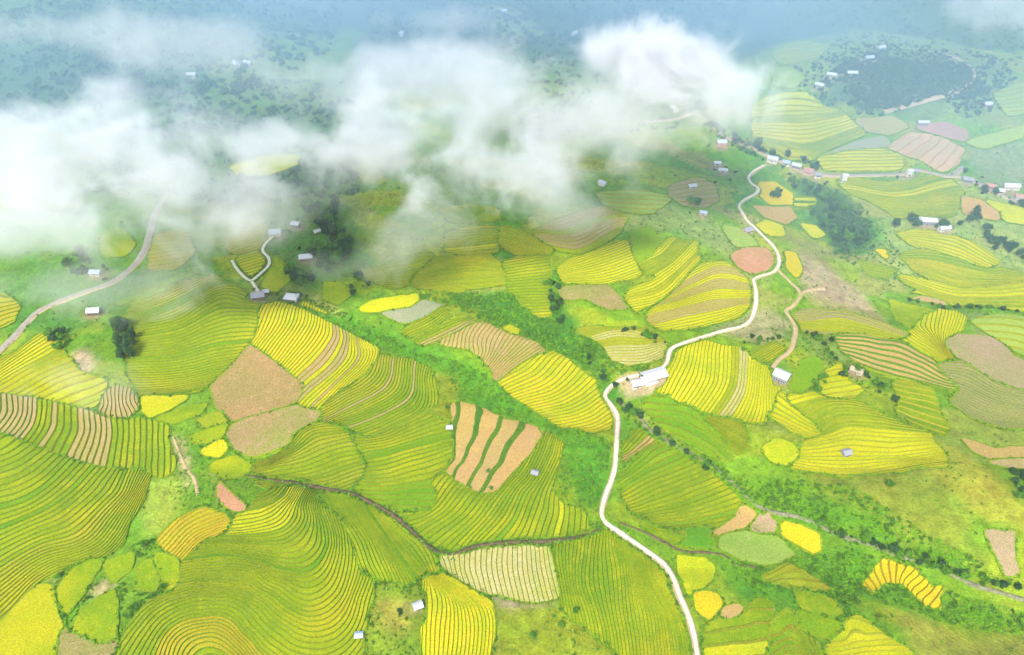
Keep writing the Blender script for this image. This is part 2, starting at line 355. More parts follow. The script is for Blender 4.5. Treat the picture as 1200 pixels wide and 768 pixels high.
F('yg', 'lime terraces below the large lemon-yellow slope, ending at the bushes', [(819,489),(850,491),(868,500),(871,515),(862,527),(845,516),(830,501)], [(0,[(830,503),(862,527)]),(6,[(830,489),(871,510)])])
F('gr', 'smooth deep green paddies beside the dark stream trees', [(757,481),(780,469),(810,479),(838,500),(858,526),(835,530),(800,516),(772,501)], [(0,[(775,504),(835,530)]),(3,[(765,474),(812,480),(858,524)])])
F('yg', 'short steep strip of green terraces above the metal-roofed shed', [(880,418),(905,404),(922,408),(905,424),(893,428)], [(0,[(893,429),(920,412)]),(4,[(880,417),(905,404)])])
F('or', 'long tan terraces stretched in bands across the far slope',
  [(980,394),(1005,392),(1040,399),(1065,404),(1090,420),(1101,435),(1122,456),(1095,451),(1060,446),(1020,436),(1000,421),(985,408)],
  [(0,[(1002,424),(1040,438),(1080,448),(1120,457)]),(3,[(986,406),(1030,416),(1075,431),(1108,446)]),(6,[(982,394),(1020,397),(1060,404),(1092,422)])], mix=('ol',.4), rk='bundg', riser=.25)
F('ye', 'yellow lined terraces pouring down beside the smooth pinkish ploughed field',
  [(1060,402),(1070,394),(1076,380),(1086,368),(1110,365),(1126,372),(1122,386),(1104,396),(1106,409),(1124,424),(1100,423),(1082,416)],
  [(0,[(1064,405),(1098,425)]),(5,[(1078,384),(1098,404),(1115,422)]),(8,[(1104,366),(1100,392),(1108,412)])])
F('pk', 'smooth pinkish-grey ploughed field above the dark ribbed slope', [(1107,402),(1125,393),(1145,393),(1170,400),(1185,418),(1230,436),(1230,460),(1186,453),(1160,444),(1140,430),(1120,418)], cat='ploughed field')
F('dk', 'dark ribbed slope of harvested olive-brown terraces',
  [(1096,430),(1120,421),(1143,433),(1163,448),(1188,457),(1230,464),(1230,500),(1180,500),(1142,490),(1118,472),(1128,459)],
  [(0,[(1118,473),(1150,491),(1200,501)]),(11,[(1100,429),(1140,433),(1172,453),(1210,463)])], amp=.6)
F('ye', 'mottled yellow paddies below the long tan bands', [(1053,448),(1070,450),(1085,455),(1094,470),(1096,500),(1076,495),(1056,480)], [(0,[(1058,484),(1096,498)]),(4,[(1053,450),(1090,456)])], mix=('yg',.5))
F('or', 'narrow tan strip curving past the olive hillside', [(1128,515),(1145,520),(1165,527),(1230,527),(1230,536),(1160,537),(1143,531)], cat='bare plot')
F('tn', 'short tan strip below the curving tan strip, by dark bushes', [(1160,542),(1200,538),(1230,538),(1230,547),(1180,547)], cat='bare plot')
F('pk', 'bare pinkish earth patch at the end of the dark hedge line', [(1155,624),(1190,622),(1187,655),(1192,671),(1180,671),(1166,646)], cat='bare plot')
# --- middle distance
F('yg', 'green-yellow terraces in short level rows against the bushy ravine', [(588,312),(610,301),(640,300),(646,320),(640,340),(646,373),(630,373),(612,359),(599,340)], [(0,[(612,374),(647,373)]),(6,[(600,344),(642,342)]),(13,[(590,311),(640,303)])], mix=('ye',.35))
F('ye', 'wide yellow paddy tilted above the grey-pink fallow patch', [(657,318),(670,307),(700,297),(733,283),(738,300),(748,318),(735,325),(710,332),(690,333),(666,330)], [(0,[(666,333),(705,334),(748,321)]),(8,[(660,314),(700,298),(735,285)])], rk='bundl')
F('tn', 'domed tan and yellow terraces fading into the cloud edge', [(626,275),(650,260),(690,245),(715,243),(732,255),(725,272),(705,285),(680,297),(650,293),(632,285)], [(0,[(634,288),(680,297),(726,271)]),(7,[(650,260),(690,246),(718,244)])], mix=('yg',.5), rk='bundl')
F('ye', 'yellow terraces spilling down a spur beside the bright green bank', [(768,292),(790,282),(810,285),(812,310),(801,325),(785,340),(765,354),(745,361),(735,351),(745,340),(768,331),(776,320),(760,319),(749,312),(762,303)], [(0,[(738,358),(780,346),(813,312)]),(9,[(752,311),(775,300),(792,283)])], mix=('yg',.4), rk='bundl')
F('tn', 'rounded spur of alternating tan and yellow terraces inside the big road loop',
  [(757,368),(785,351),(800,336),(810,322),(826,311),(850,310),(870,324),(880,345),(875,361),(862,372),(835,378),(805,385),(775,386),(762,378)],
  [(0,[(768,388),(805,385),(845,376),(874,364)]),(6,[(759,370),(795,361),(835,352),(880,350)]),(12,[(787,350),(815,337),(842,327),(874,332)]),(16,[(810,322),(835,311)])], mix=('ye',.55), ranges=[(0,1,'ye'),(6,7,'ye'),(12,13,'ye')], rk='bundl')
F('st', 'tan-and-green striped terraces above the roadside pavilion', [(672,389),(700,385),(735,385),(760,390),(778,404),(780,415),(760,425),(735,430),(715,422),(705,405),(690,396)], [(0,[(722,428),(760,426),(781,414)]),(9,[(690,394),(725,386),(765,391)])], mix=('ol',.3), rk='bundl')
F('yg', 'hazy green-yellow field below the thin mist tongue', [(488,322),(520,306),(560,300),(588,311),(596,331),(560,338),(520,341),(495,336)], [(0,[(495,338),(560,339),(596,332)]),(8,[(500,316),(545,302),(585,308)])], rk='bundl')
F('yg', 'yellow-green terraced shelf above the short level rows', [(588,266),(620,275),(650,291),(640,299),(606,299),(584,286)], [(0,[(586,288),(640,300)]),(5,[(590,266),(640,284)])], rk='bundl')
F('bo', 'mottled grey-pink fallow patch in the bushy ravine', [(655,338),(690,335),(710,335),(725,350),(735,363),(715,363),(690,352),(660,352)], cat='fallow field')
F('rd', 'salmon-red bare earth plot inside the hairpin of the white road', [(857,301),(875,292),(897,292),(904,304),(900,316),(880,321),(864,313)], cat='bare plot')
F('tn', 'domed tan terraces with a small house on top', [(786,217),(815,208),(835,218),(840,235),(825,243),(800,240),(784,229)], [(0,[(800,241),(840,237)]),(4,[(800,212),(820,209)])], mix=('yg',.3), rk='bundl')
F('go', 'golden paddy beside the upper road zigzag', [(890,214),(908,213),(928,228),(930,240),(902,240),(890,230)])
F('or', 'orange-tan paddy below the golden paddy by the road zigzag', [(882,242),(926,243),(934,255),(920,263),(896,256)])
F('ye', 'small yellow paddy perched above the wooded bank', [(897,259),(914,264),(918,275),(901,275),(884,266)])
F('go', 'narrow ochre paddy standing beside the road hairpin', [(920,295),(932,297),(938,315),(933,325),(925,316)])
F('ye', 'slim yellow paddy at the edge of the wooded bank', [(940,263),(955,265),(966,276),(954,279)])
F('ye', 'thin pale double paddy strip above the wooded bank', [(932,229),(958,231),(960,242),(931,241)], [(0,[(931,242),(960,243)]),(2,[(932,229),(958,230)])], rk='bundg', riser=.35)
F('yg', 'wide smooth green terraces sweeping below the village lane', [(993,210),(1030,218),(1075,215),(1090,202),(1110,212),(1125,229),(1120,245),(1090,252),(1055,252),(1030,241),(1006,225)], [(0,[(1010,240),(1055,253),(1120,246)]),(8,[(995,210),(1040,217),(1090,203)])], mix=('ye',.3), rk='bundl')
F('or', 'peach-tan harvested field next to the wide smooth green terraces', [(1126,231),(1150,235),(1176,250),(1166,258),(1130,252)])
F('ye', 'yellow strip of rice along the houses of the roadside hamlet', [(1152,235),(1230,252),(1230,266),(1180,260)])
F('ye', 'big sunlit yellow field below the long white farm building', [(1050,273),(1080,275),(1120,277),(1145,290),(1166,306),(1150,315),(1120,301),(1090,291),(1062,284)], [(0,[(1062,286),(1120,302),(1152,316)]),(4,[(1052,273),(1120,277),(1160,300)])], rk='bundl')
F('yg', 'level lime paddies spread between two yellow fields on the far slope', [(1060,300),(1090,295),(1125,305),(1160,318),(1200,325),(1160,333),(1120,335),(1085,325),(1062,312)], [(0,[(1070,318),(1120,336),(1180,333)]),(5,[(1062,298),(1110,300),(1170,318)])], mix=('gr',.35), rk='bundl')
F('ye', 'long yellow paddy above the dark hedge line', [(1040,318),(1070,322),(1090,331),(1130,342),(1180,338),(1230,335),(1230,364),(1150,360),(1110,357),(1085,346),(1060,336)], [(0,[(1060,338),(1120,360),(1220,366)]),(4,[(1042,317),(1120,340),(1220,335)])], mix=('yg',.3), rk='bundl')
F('go', 'small golden wedge paddy below the wooded bank', [(1017,290),(1040,291),(1047,303),(1036,307)])
F('yg', 'pale yellow paddies below the dark hedge line', [(1043,352),(1075,361),(1095,366),(1080,368),(1066,385),(1052,376),(1045,362)])
F('tn', 'long tan strip above the dark hedge line', [(1066,350),(1090,348),(1115,352),(1112,358),(1080,356)])
F('ye', 'upper valley yellow field with slanting rows under the forested hill', [(886,146),(892,125),(905,114),(935,113),(985,135),(1013,153),(990,165),(960,178),(935,185),(910,178),(890,165)], [(0,[(895,172),(940,186),(1012,155)]),(8,[(893,124),(930,113),(960,122)])], mix=('yg',.4), rk='bundl')
F('ye', 'flat yellow paddy along the village lane', [(965,186),(990,177),(1030,175),(1056,185),(1052,197),(1010,203),(974,203)], [(0,[(970,204),(1050,200)]),(4,[(990,177),(1040,176)])], rk='bundl')
F('pch', 'striped peach-coloured ploughed field below the long white shed', [(1040,173),(1065,156),(1098,160),(1130,176),(1120,195),(1105,206),(1086,191)], [(0,[(1105,207),(1130,178)]),(6,[(1042,173),(1066,157)])], rk='bundp', riser=.15, amp=.4, cat='ploughed field')
F('mg', 'dull rose-coloured field beside the long white shed', [(1075,149),(1110,145),(1131,155),(1131,165),(1102,159)], cat='ploughed field')
F('gy', 'grey fallow strip between the two upper valley yellow fields', [(966,182),(1000,168),(1035,161),(1045,171),(1000,176)], cat='fallow field')
F('gm', 'pale green knoll field under the edge of the bright cloud', [(905,81),(925,80),(940,92),(930,104),(908,100)])
F('gm', 'long pale green strip climbing past the far hamlet', [(1133,168),(1170,156),(1230,140),(1230,150),(1182,166),(1150,174)])
F('ye', 'dim yellow field showing through a gap in the cloud', [(272,196),(310,185),(352,182),(347,195),(312,205),(280,206)])
F('yo', 'lined ochre terraces above the looping footpath', [(268,286),(275,266),(290,252),(305,259),(311,275),(304,290),(286,297),(272,297)], [(0,[(272,300),(305,289)]),(7,[(278,262),(300,254)])], rk='bundl')
F('ye', 'yellow paddy enclosed by the looping footpath', [(279,304),(288,299),(304,295),(312,305),(309,316),(295,326),(284,320)], [(0,[(284,322),(309,315)]),(4,[(280,302),(303,296)])], rk='bundl')
F('yg', 'green-yellow paddy outside the footpath loop near the dark grove', [(318,299),(331,310),(336,325),(322,341),(309,336),(318,318)])
F('yg', 'yellow-green paddy between the dark grove and the mist', [(380,331),(400,332),(408,345),(396,356),(380,350)])
F('yg', 'round yellow-green paddy half lost in mist above the old road', [(118,277),(140,270),(156,285),(146,300),(125,301)])
F('yo', 'misty ochre terraces beside the curve of the old road', [(178,277),(214,270),(226,294),(206,315),(176,316)], [(0,[(178,317),(210,313)]),(6,[(180,277),(216,272)])], rk='bundl')
F('yo', 'ochre-edged paddy across the old grey road', [(-30,338),(8,346),(18,362),(12,378),(-30,392)], [(0,[(-20,392),(14,376)]),(4,[(-20,338),(10,348)])])
F('yg', 'sloping lime paddy under the faint mist beside the ravine', [(520,247),(550,240),(580,245),(585,258),(556,262),(528,258)])
F('gr', 'bright green bank between the yellow spur and the wide yellow paddy', [(740,272),(760,268),(775,285),(765,300),(748,308),(742,292)])

F('ol', 'long green and brown strips along the foot of the dry tan slope', [(938,374),(980,366),(1030,378),(1062,393),(1040,397),(990,389),(950,385)], [(0,[(945,386),(990,391),(1045,399)]),(4,[(940,372),(985,366),(1060,391)])], mix=('dk',.5), rk='bundl')
F('gr', 'bright green paddy on the slope behind the metal-roofed shed', [(924,452),(940,424),(956,420),(962,432),(952,448),(938,462)])
F('ye', 'yellow scallop paddies between bushes below the bare house', [(965,439),(985,430),(991,447),(1006,456),(986,466),(966,462)], [(0,[(966,464),(1004,458)]),(3,[(970,436),(988,432)])])
F('ye', 'yellow wedge of rice running down from the metal-roofed shed', [(905,486),(912,462),(922,472),(944,490),(961,510),(938,503)], [(0,[(905,488),(958,512)]),(3,[(914,464),(946,490)])])
F('yg', 'mist-dimmed lime paddy above the bright yellow crescent', [(438,320),(468,306),(500,300),(490,317),(462,331)], [(0,[(445,326),(490,318)]),(3,[(445,315),(498,300)])], rk='bundl')
F('yg', 'striped lime shelf below the mist tongue', [(528,277),(560,268),(583,272),(582,289),(555,298),(524,294)], [(0,[(526,297),(580,292)]),(5,[(532,274),(582,271)])], mix=('ye',.4), rk='bundl')
F('gm', 'grey-green smooth slope field above the yellow spur', [(702,228),(748,224),(786,232),(762,250),(716,246)], [(0,[(712,248),(765,252)]),(3,[(710,226),(780,230)])], rk='bundl')
F('gm', 'pale green plot above the salmon-red bare earth', [(848,266),(866,268),(886,288),(862,289)])
F('gm', 'pale high plot at the edge of the far ridge', [(1165,110),(1200,96),(1240,108),(1230,134),(1180,136)], [(0,[(1180,138),(1235,134)]),(4,[(1170,107),(1230,100)])], rk='bundl')
F('gm', 'pale green ridge field above the forested hill houses', [(905,63),(940,48),(972,54),(955,72),(915,76)], [(0,[(912,78),(956,73)]),(3,[(912,60),(965,51)])], rk='bundl')
F('tn', 'pale tan field at the foot of the forested hill', [(1002,141),(1045,138),(1066,149),(1040,158),(1012,153)])
F('yg', 'short lime terraces between the golden wedge and the big sunlit field', [(1005,305),(1035,309),(1058,316),(1040,330),(1018,322)], [(0,[(1018,324),(1045,330)]),(4,[(1006,304),(1055,314)])], mix=('gr',.4), rk='bundl')
F('yg', 'strip of green paddies along the stream below the arched terraces', [(752,612),(790,628),(800,622),(835,628),(790,642),(765,630)])
F('gm', 'smooth pale green plot beside the pinkish ploughed field', [(1140,378),(1175,370),(1230,378),(1230,425),(1190,412),(1165,394)], [(0,[(1180,412),(1230,425)]),(3,[(1140,377),(1230,380)])], rk='bundl')

# ------------------------------------------------------------------ line data (roads, streams, gullies)
ROAD = [(819,790),(817,768),(812,740),(805,718),(797,700),(789,678),(778,662),(760,648),(740,634),(722,622),(710,613),(705,603),(707,590),(712,575),(718,560),(721,545),(722,530),(723,510),(724,495),(722,485),(716,475),(709,465),(713,456),(725,447),(740,442),(760,438),(775,432),(782,424),(786,410),(800,403),(825,395),(850,388),(870,383),(880,375),(885,360),(886,345),(884,333),(883,328),(892,324),(905,320),(912,312),(912,300),(905,288),(897,280),(885,268),(876,260),(870,250),(866,242),(872,235),(885,228),(888,222),(880,215),(877,208),(885,200),(897,193)]
OLDROAD = [(-40,448),(-10,420),(0,411),(15,397),(40,370),(60,358),(90,346),(125,334),(145,322),(160,308),(170,292),(175,275),(182,250),(200,225)]
VILLAGE = [(755,143),(790,140),(812,133),(830,142),(850,160),(880,172),(905,185),(925,193),(950,203),(990,206),(1050,205),(1072,199),(1092,203),(1112,207),(1128,196)]
HAMLET = [(1112,205),(1140,212),(1165,225),(1190,236),(1250,252)]
HILLROAD = [(1035,131),(1075,120),(1115,109),(1130,100),(1140,88),(1128,72),(1100,62)]
LOOP = [(272,306),(277,315),(284,323),(294,330),(305,322),(315,312),(315,303),(308,295),(311,287),(320,278)]
SPUR = [(294,329),(303,343)]
TRACK = [(912,317),(925,330),(938,344),(930,358),(921,364),(927,374),(932,385),(930,400),(925,412),(912,422),(905,432)]
TRACK2 = [(938,344),(948,340),(965,338)]
STREAM = [(722,468),(745,482),(765,506),(800,526),(835,546),(860,566),(880,586),(900,598),(940,606),(975,622),(1010,635),(1050,648),(1090,662),(1130,680),(1170,693),(1240,712)]
DITCH = [(290,558),(320,563),(350,567),(385,574),(412,579),(440,592),(465,607),(488,628),(508,645),(530,650),(560,640),(600,636),(650,634),(680,629),(702,621)]
DITCH2 = [(203,512),(210,530),(218,548),(228,562),(232,580)]
DITCH3 = [(725,612),(750,622),(775,634),(800,646),(830,648),(850,652),(862,662),(885,665)]
GULLY1 = [(345,345),(400,378),(450,402),(520,427),(560,447),(600,472),(660,512),(705,545)]
GULLY2 = [(560,345),(610,372),(650,380),(668,410),(700,440),(722,468)]
GULLY3 = [(655,300),(648,335),(650,378)]
GULLY4 = [(1000,655),(960,650),(940,690),(945,740)]
BANK = [(930,205),(960,235),(985,265),(1010,285),(1060,330)]
HEDGE = [(1055,352),(1090,357),(1110,362),(1140,361),(1165,362),(1220,372)]

def flat(p):
    d = px_dir(p); t = CAM_Z / -d[:, 2]
    return np.stack([d[:, 0] * t, d[:, 1] * t], 1)

def h0_field():
    h = -0.045 * GXX + 8 * (fbm(GXX / 260, GYY / 260, 3) - .5) + 3.0 * (fbm(GXX / 60, GYY / 60, 4) - .5)
    h = h + 0.01 * (GYY - 500)
    for L, dep, wd in ((GULLY1, 9, 26), (GULLY2, 9, 24), (GULLY3, 6, 18), (STREAM, 11, 30), (DITCH, 3.5, 12), (BANK, 14, 55), (DITCH3, 3, 10), (GULLY4, 5, 20)):
        d = poly_dist(GXX, GYY, flat(L)); h = h - dep * np.exp(-(d / wd) ** 2)
    c = flat([(1060, 95)])[0]
    h = h + 55 * np.exp(-(((GXX - c[0]) / 230) ** 2 + ((GYY - c[1]) / 150) ** 2))
    c = flat([(1150, 570)])[0]
    h = h + 16 * np.exp(-(((GXX - c[0]) / 90) ** 2 + ((GYY - c[1]) / 60) ** 2))
    c = flat([(100, 60)])[0]
    h = h + 50 * np.exp(-(((GXX - c[0]) / 350) ** 2 + ((GYY - c[1]) / 170) ** 2))
    return h

def field_world():
    for f in FIELDS:
        f['P'] = smooth_closed(ground(f['poly'])[:, :2])
        f['tps'] = None
        if f['guides']:
            pts, val = [], []
            for s, g in f['guides']:
                q = smooth_line(ground(g)[:, :2], 6)
                q = resample(q, max(6, np.linalg.norm(np.diff(q, axis=0), axis=1).sum() / 9)); pts.append(q); val += [s] * len(q)
            f['tps'] = TPS(np.vstack(pts), np.array(val, float))

H0 = h0_field()
H = H0.copy()
for it in range(2):
    field_world()
    gxv = np.diff(H0, axis=1); gyv = np.diff(H0, axis=0)            # wanted height differences between neighbours
    wx = np.full(gxv.shape, .35); wy = np.full(gyv.shape, .35)
    for f in FIELDS:
        lo = f['P'].min(0) - 10; hi = f['P'].max(0) + 10
        c0 = max(0, int((lo[0] - GX0) / GD)); c1 = min(len(gx) - 1, int((hi[0] - GX0) / GD) + 1)
        r0 = max(0, int((lo[1] - GY0) / GD)); r1 = min(len(gy) - 1, int((hi[1] - GY0) / GD) + 1)
        if c1 <= c0 or r1 <= r0: continue
        X = GXX[r0:r1 + 1, c0:c1 + 1]; Y = GYY[r0:r1 + 1, c0:c1 + 1]
        ins = sdist(X, Y, f['P']) > -2
        if f['tps'] is None:
            continue
        s = f['tps'](X, Y)
        for ax, (G, W) in ((1, (gxv, wx)), (0, (gyv, wy))):
            d = np.clip(f['amp'] * np.diff(s, axis=ax), -.24 * GD, .24 * GD)
            m = (ins[:, 1:] & ins[:, :-1]) if ax == 1 else (ins[1:] & ins[:-1])
            Gs = G[r0:r0 + d.shape[0], c0:c0 + d.shape[1]]; Ws = W[r0:r0 + d.shape[0], c0:c0 + d.shape[1]]
            Gs[m] = d[m]; Ws[m] = 1.0
    lam = .012
    def Aop(h):
        o = lam * h
        dx = wx * np.diff(h, axis=1); dy = wy * np.diff(h, axis=0)
        o[:, 1:] += dx; o[:, :-1] -= dx; o[1:] += dy; o[:-1] -= dy
        return o
    b = lam * H0
    b[:, 1:] += wx * gxv; b[:, :-1] -= wx * gxv; b[1:] += wy * gyv; b[:-1] -= wy * gyv
    x = H0.copy(); r = b - Aop(x); p = r.copy(); rs = (r * r).sum()
    for k in range(160):
        Ap = Aop(p); al = rs / (p * Ap).sum(); x += al * p; r -= al * Ap; rn = (r * r).sum()
        if rn < 1e-6: break
        p = r + rn / rs * p; rs = rn
    H = x
    edge = np.minimum(np.minimum(GXX - GX0, GX1 - GXX), np.minimum(GYY - GY0, GY1 - GYY))
    H = H * np.clip(edge / 150, 0, 1)
field_world()

# field outlines: each grows unevenly into the open ground until it meets a neighbour, a road, a stream, a gully or a yard
G1 = [(330,352),(400,375),(450,392),(500,412),(560,432),(585,452),(640,492),(680,505),(725,520),(716,560),(705,590),(690,598),(660,590),(648,575),(662,520),(640,505),(600,490),(540,470),(520,430),(440,405),(395,382)]
G2 = [(470,345),(520,342),(600,345),(650,375),(700,400),(760,405),(755,430),(712,455),(690,440),(650,412),(600,392),(530,360)]
KEEP_OFF = [(ground(L)[:, :2], w) for L, w in ((ROAD, 3.2), (OLDROAD, 4.0), (VILLAGE, 4.0), (HAMLET, 4.0), (LOOP, 2.6), (TRACK, 2.6), (STREAM, 4.5), (DITCH, 1.8), (DITCH2, 3.0), (DITCH3, 2.0), (HEDGE, 2.5), (BANK, 14.0))]
GUL = [ground(g)[:, :2] for g in (G1, G2)]
HOUSES_AT = ground([(303,349),(342,351),(323,275),(359,304),(111,367),(766,444),(746,452),(915,444),(490,712),(1003,436),(811,220),(840,193),(845,170),(905,189),(933,197),(947,203),(1085,262),(1106,270),(1160,221),(1184,221)])[:, :2]
def fieldD(fi, X, Y):
    f = FIELDS[fi]; D0 = sdist(X, Y, f['P'])
    big = f['guides'] and f['col'] in ('yg', 'ye', 'gr', 'ol') and not any(w in f['label'] for w in ('golden', 'small', 'hut among', 'little', 'short', 'slip', 'sliver', 'loop'))
    gr = (11.0 if big else 2.5 if any(w in f['label'] for w in ('golden', 'scalloped', 'tin-roofed')) else 4.0) * np.clip(.15 + 1.7 * (fbm(X / 30, Y / 30, fi + 300) - .25), 0, 1.2)
    D = D0 + .6 + gr + 2.6 * (fbm(X / 13, Y / 13, fi + 5) - .5) + 1.2 * (fbm(X / 4, Y / 4, fi + 6) - .5)
    lo = np.array((X.min(), Y.min())) - 20; hi = np.array((X.max(), Y.max())) + 20
    near = lambda Q: (Q.min(0) < hi).all() and (Q.max(0) > lo).all()
    for fj, g in enumerate(FIELDS):
        if fj != fi and near(g['P']): D = np.minimum(D, D0 - sdist(X, Y, g['P']) - .05)
    for L, w in KEEP_OFF:
        if near(L): D = np.minimum(D, np.maximum(poly_dist(X, Y, L) - w, D0 - 1.5))
    for g in GUL:
        if near(g): D = np.minimum(D, np.maximum(-sdist(X, Y, g), D0 + .5))
    for hx, hy in HOUSES_AT:
        if lo[0] < hx < hi[0] and lo[1] < hy < hi[1]: D = np.minimum(D, np.maximum(np.hypot(X - hx, Y - hy) - 9, D0))
    return D
def on_field(x, y):
    r = np.full(np.shape(x), -1e3)
    for fi, f in enumerate(FIELDS):
        m = (x > f['P'][:, 0].min() - 20) & (x < f['P'][:, 0].max() + 20) & (y > f['P'][:, 1].min() - 20) & (y < f['P'][:, 1].max() + 20)
        if m.any(): r[m] = np.maximum(r[m], fieldD(fi, x[m], y[m]))
    return r

# ------------------------------------------------------------------ object helpers
def tag(o, label=None, cat=None, group=None, kind=None):
    if label: o['label'] = label
    if cat: o['category'] = cat
    if group: o['group'] = group
    if kind: o['kind'] = kind
    return o

def mesh_obj(name, verts, faces, mats, parent=None, loc=(0, 0, 0), midx=None, smooth=False):
    me = bpy.data.meshes.new(name)
    v = np.asarray(verts, np.float32)
    if isinstance(faces, np.ndarray):
        n, k = faces.shape
        me.vertices.add(len(v)); me.vertices.foreach_set('co', v.ravel())
        me.loops.add(n * k); me.loops.foreach_set('vertex_index', faces.astype(np.int32).ravel())
        me.polygons.add(n); me.polygons.foreach_set('loop_start', np.arange(0, n * k, k, dtype=np.int32))
        me.update(calc_edges=True)
    else:
        me.from_pydata([tuple(map(float, q)) for q in v], [], faces)
    for m in (mats if isinstance(mats, (list, tuple)) else [mats]): me.materials.append(m)
    if midx is not None: me.polygons.foreach_set('material_index', np.asarray(midx, np.int32))
    if smooth: me.polygons.foreach_set('use_smooth', np.ones(len(me.polygons), bool))
    me.update()
    o = bpy.data.objects.new(name, me); COL.objects.link(o)
    o.location = loc
    if parent: o.parent = parent
    return o

def empty(name, loc, rz=0):
    o = bpy.data.objects.new(name, None); COL.objects.link(o)
    o.empty_display_size = 2; o.location = loc; o.rotation_euler = (0, 0, rz); return o

# ------------------------------------------------------------------ materials
MATS = {}
def nodes_of(name):
    m = bpy.data.materials.new(name); m.use_nodes = True
    nt = m.node_tree; b = nt.nodes['Principled BSDF']
    b.inputs['Roughness'].default_value = .95; b.inputs['Specular IOR Level'].default_value = .12
    return m, nt, b
def noise(nt, scale, detail=4, rough=.55, coord='Position'):
    g = nt.nodes.new('ShaderNodeNewGeometry'); n = nt.nodes.new('ShaderNodeTexNoise')
    n.inputs['Scale'].default_value = scale; n.inputs['Detail'].default_value = detail; n.inputs['Roughness'].default_value = rough
    nt.links.new(g.outputs['Position'], n.inputs['Vector']); return n.outputs['Fac']
def ramp(nt, fac, a, b, lo, hi):
    r = nt.nodes.new('ShaderNodeMapRange'); r.inputs[1].default_value = a; r.inputs[2].default_value = b
    r.inputs[3].default_value = lo; r.inputs[4].default_value = hi; nt.links.new(fac, r.inputs[0]); return r.outputs[0]
def mixc(nt, fac, a, b, mode='MIX'):
    m = nt.nodes.new('ShaderNodeMix'); m.data_type = 'RGBA'; m.blend_type = mode
    if isinstance(fac, float): m.inputs[0].default_value = fac
    else: nt.links.new(fac, m.inputs[0])
    for k, v in ((6, a), (7, b)):
        if isinstance(v, tuple): m.inputs[k].default_value = (*v, 1)
        else: nt.links.new(v, m.inputs[k])
    return m.outputs[2]
def hsv(nt, col, val=None, hue=None, sat=1.0):
    h = nt.nodes.new('ShaderNodeHueSaturation'); h.inputs['Saturation'].default_value = sat
    nt.links.new(col, h.inputs['Color'])
    if val is not None: nt.links.new(val, h.inputs['Value'])
    if hue is not None: nt.links.new(hue, h.inputs['Hue'])
    return h.outputs[0]

def crop(name, a, b, c, grain=.35, patch=.05, ripe=None):
    """crop surface: two tones in broad patches, a third in fine mottling, each terrace shifted a little"""
    m, nt, bs = nodes_of(name)
    col = mixc(nt, ramp(nt, noise(nt, .022, 3), .38, .62, 0, 1), a, b)
    col = mixc(nt, ramp(nt, noise(nt, .16, 5, .65), .5, .72, 0, .75), col, c)
    if ripe: col = mixc(nt, ramp(nt, noise(nt, .017, 4, .55), .5, .66, 0, .8), col, ripe)
    oi = nt.nodes.new('ShaderNodeObjectInfo')
    col = hsv(nt, col, ramp(nt, oi.outputs['Random'], 0, 1, .93, 1.06), ramp(nt, oi.outputs['Random'], 0, 1, .5 + patch * .2, .5 - patch * .2))
    col = hsv(nt, col, ramp(nt, noise(nt, 1.1, 3, .8), .3, .7, 1 - grain, 1 + grain))
    nt.links.new(col, bs.inputs['Base Color'])
    bp = nt.nodes.new('ShaderNodeBump'); bp.inputs['Strength'].default_value = .6; bp.inputs['Distance'].default_value = .35
    nt.links.new(noise(nt, 1.6, 3, .7), bp.inputs['Height']); nt.links.new(bp.outputs[0], bs.inputs['Normal'])
    MATS[name] = m; return m

crop('yg', (.235, .30, .003), (.14, .245, .003), (.34, .335, .006), ripe=(.40, .36, .004))
crop('gr', (.12, .25, .005), (.16, .28, .004), (.2, .29, .006))
crop('vg', (.06, .23, .008), (.09, .26, .008), (.12, .27, .012))
crop('ye', (.46, .43, .005), (.33, .38, .005), (.54, .44, .012))
crop('go', (.54, .39, .006), (.46, .38, .006), (.56, .33, .015))
crop('gor', (.40, .33, .012), (.33, .31, .008), (.44, .28, .02))
crop('yo', (.36, .31, .015), (.30, .29, .015), (.42, .27, .03))
crop('ol', (.27, .29, .008), (.21, .28, .006), (.36, .28, .03), ripe=(.38, .32, .01))
crop('tn', (.36, .265, .10), (.32, .27, .07), (.43, .31, .15))
crop('st', (.40, .36, .12), (.34, .35, .06), (.5, .42, .22))
crop('or', (.41, .275, .075), (.40, .26, .09), (.46, .32, .065))
crop('br', (.33, .20, .075), (.27, .20, .06), (.41, .25, .11), .4)
crop('bo', (.28, .21, .07), (.22, .23, .045), (.38, .25, .13), .4)
crop('gy', (.27, .27, .15), (.24, .27, .13), (.31, .28, .19))
crop('pk', (.33, .235, .13), (.28, .24, .09), (.39, .27, .17), .4)
crop('pch', (.50, .31, .17), (.46, .32, .15), (.54, .35, .21), .3)
crop('mg', (.38, .19, .15), (.34, .21, .14), (.42, .23, .18), .3)
crop('rd', (.45, .22, .11), (.38, .23, .09), (.52, .29, .15), .4)
crop('gm', (.26, .34, .05), (.22, .33, .04), (.34, .37, .09))
crop('dk', (.24, .21, .09), (.22, .24, .08), (.3, .22, .12))
crop('bund', (.12, .185, .005), (.17, .17, .008), (.085, .165, .005), .45)
crop('bundo', (.29, .215, .012), (.23, .22, .008), (.32, .19, .02), .4)
crop('bundg', (.06, .16, .01), (.09, .17, .01), (.05, .13, .01), .4)
crop('bundl', (.22, .24, .010), (.26, .23, .014), (.18, .23, .008), .35)
crop('rim', (.15, .245, .008), (.20, .26, .010), (.10, .20, .008), .5)
crop('bundp', (.45, .24, .13), (.42, .25, .12), (.4, .22, .12), .3)

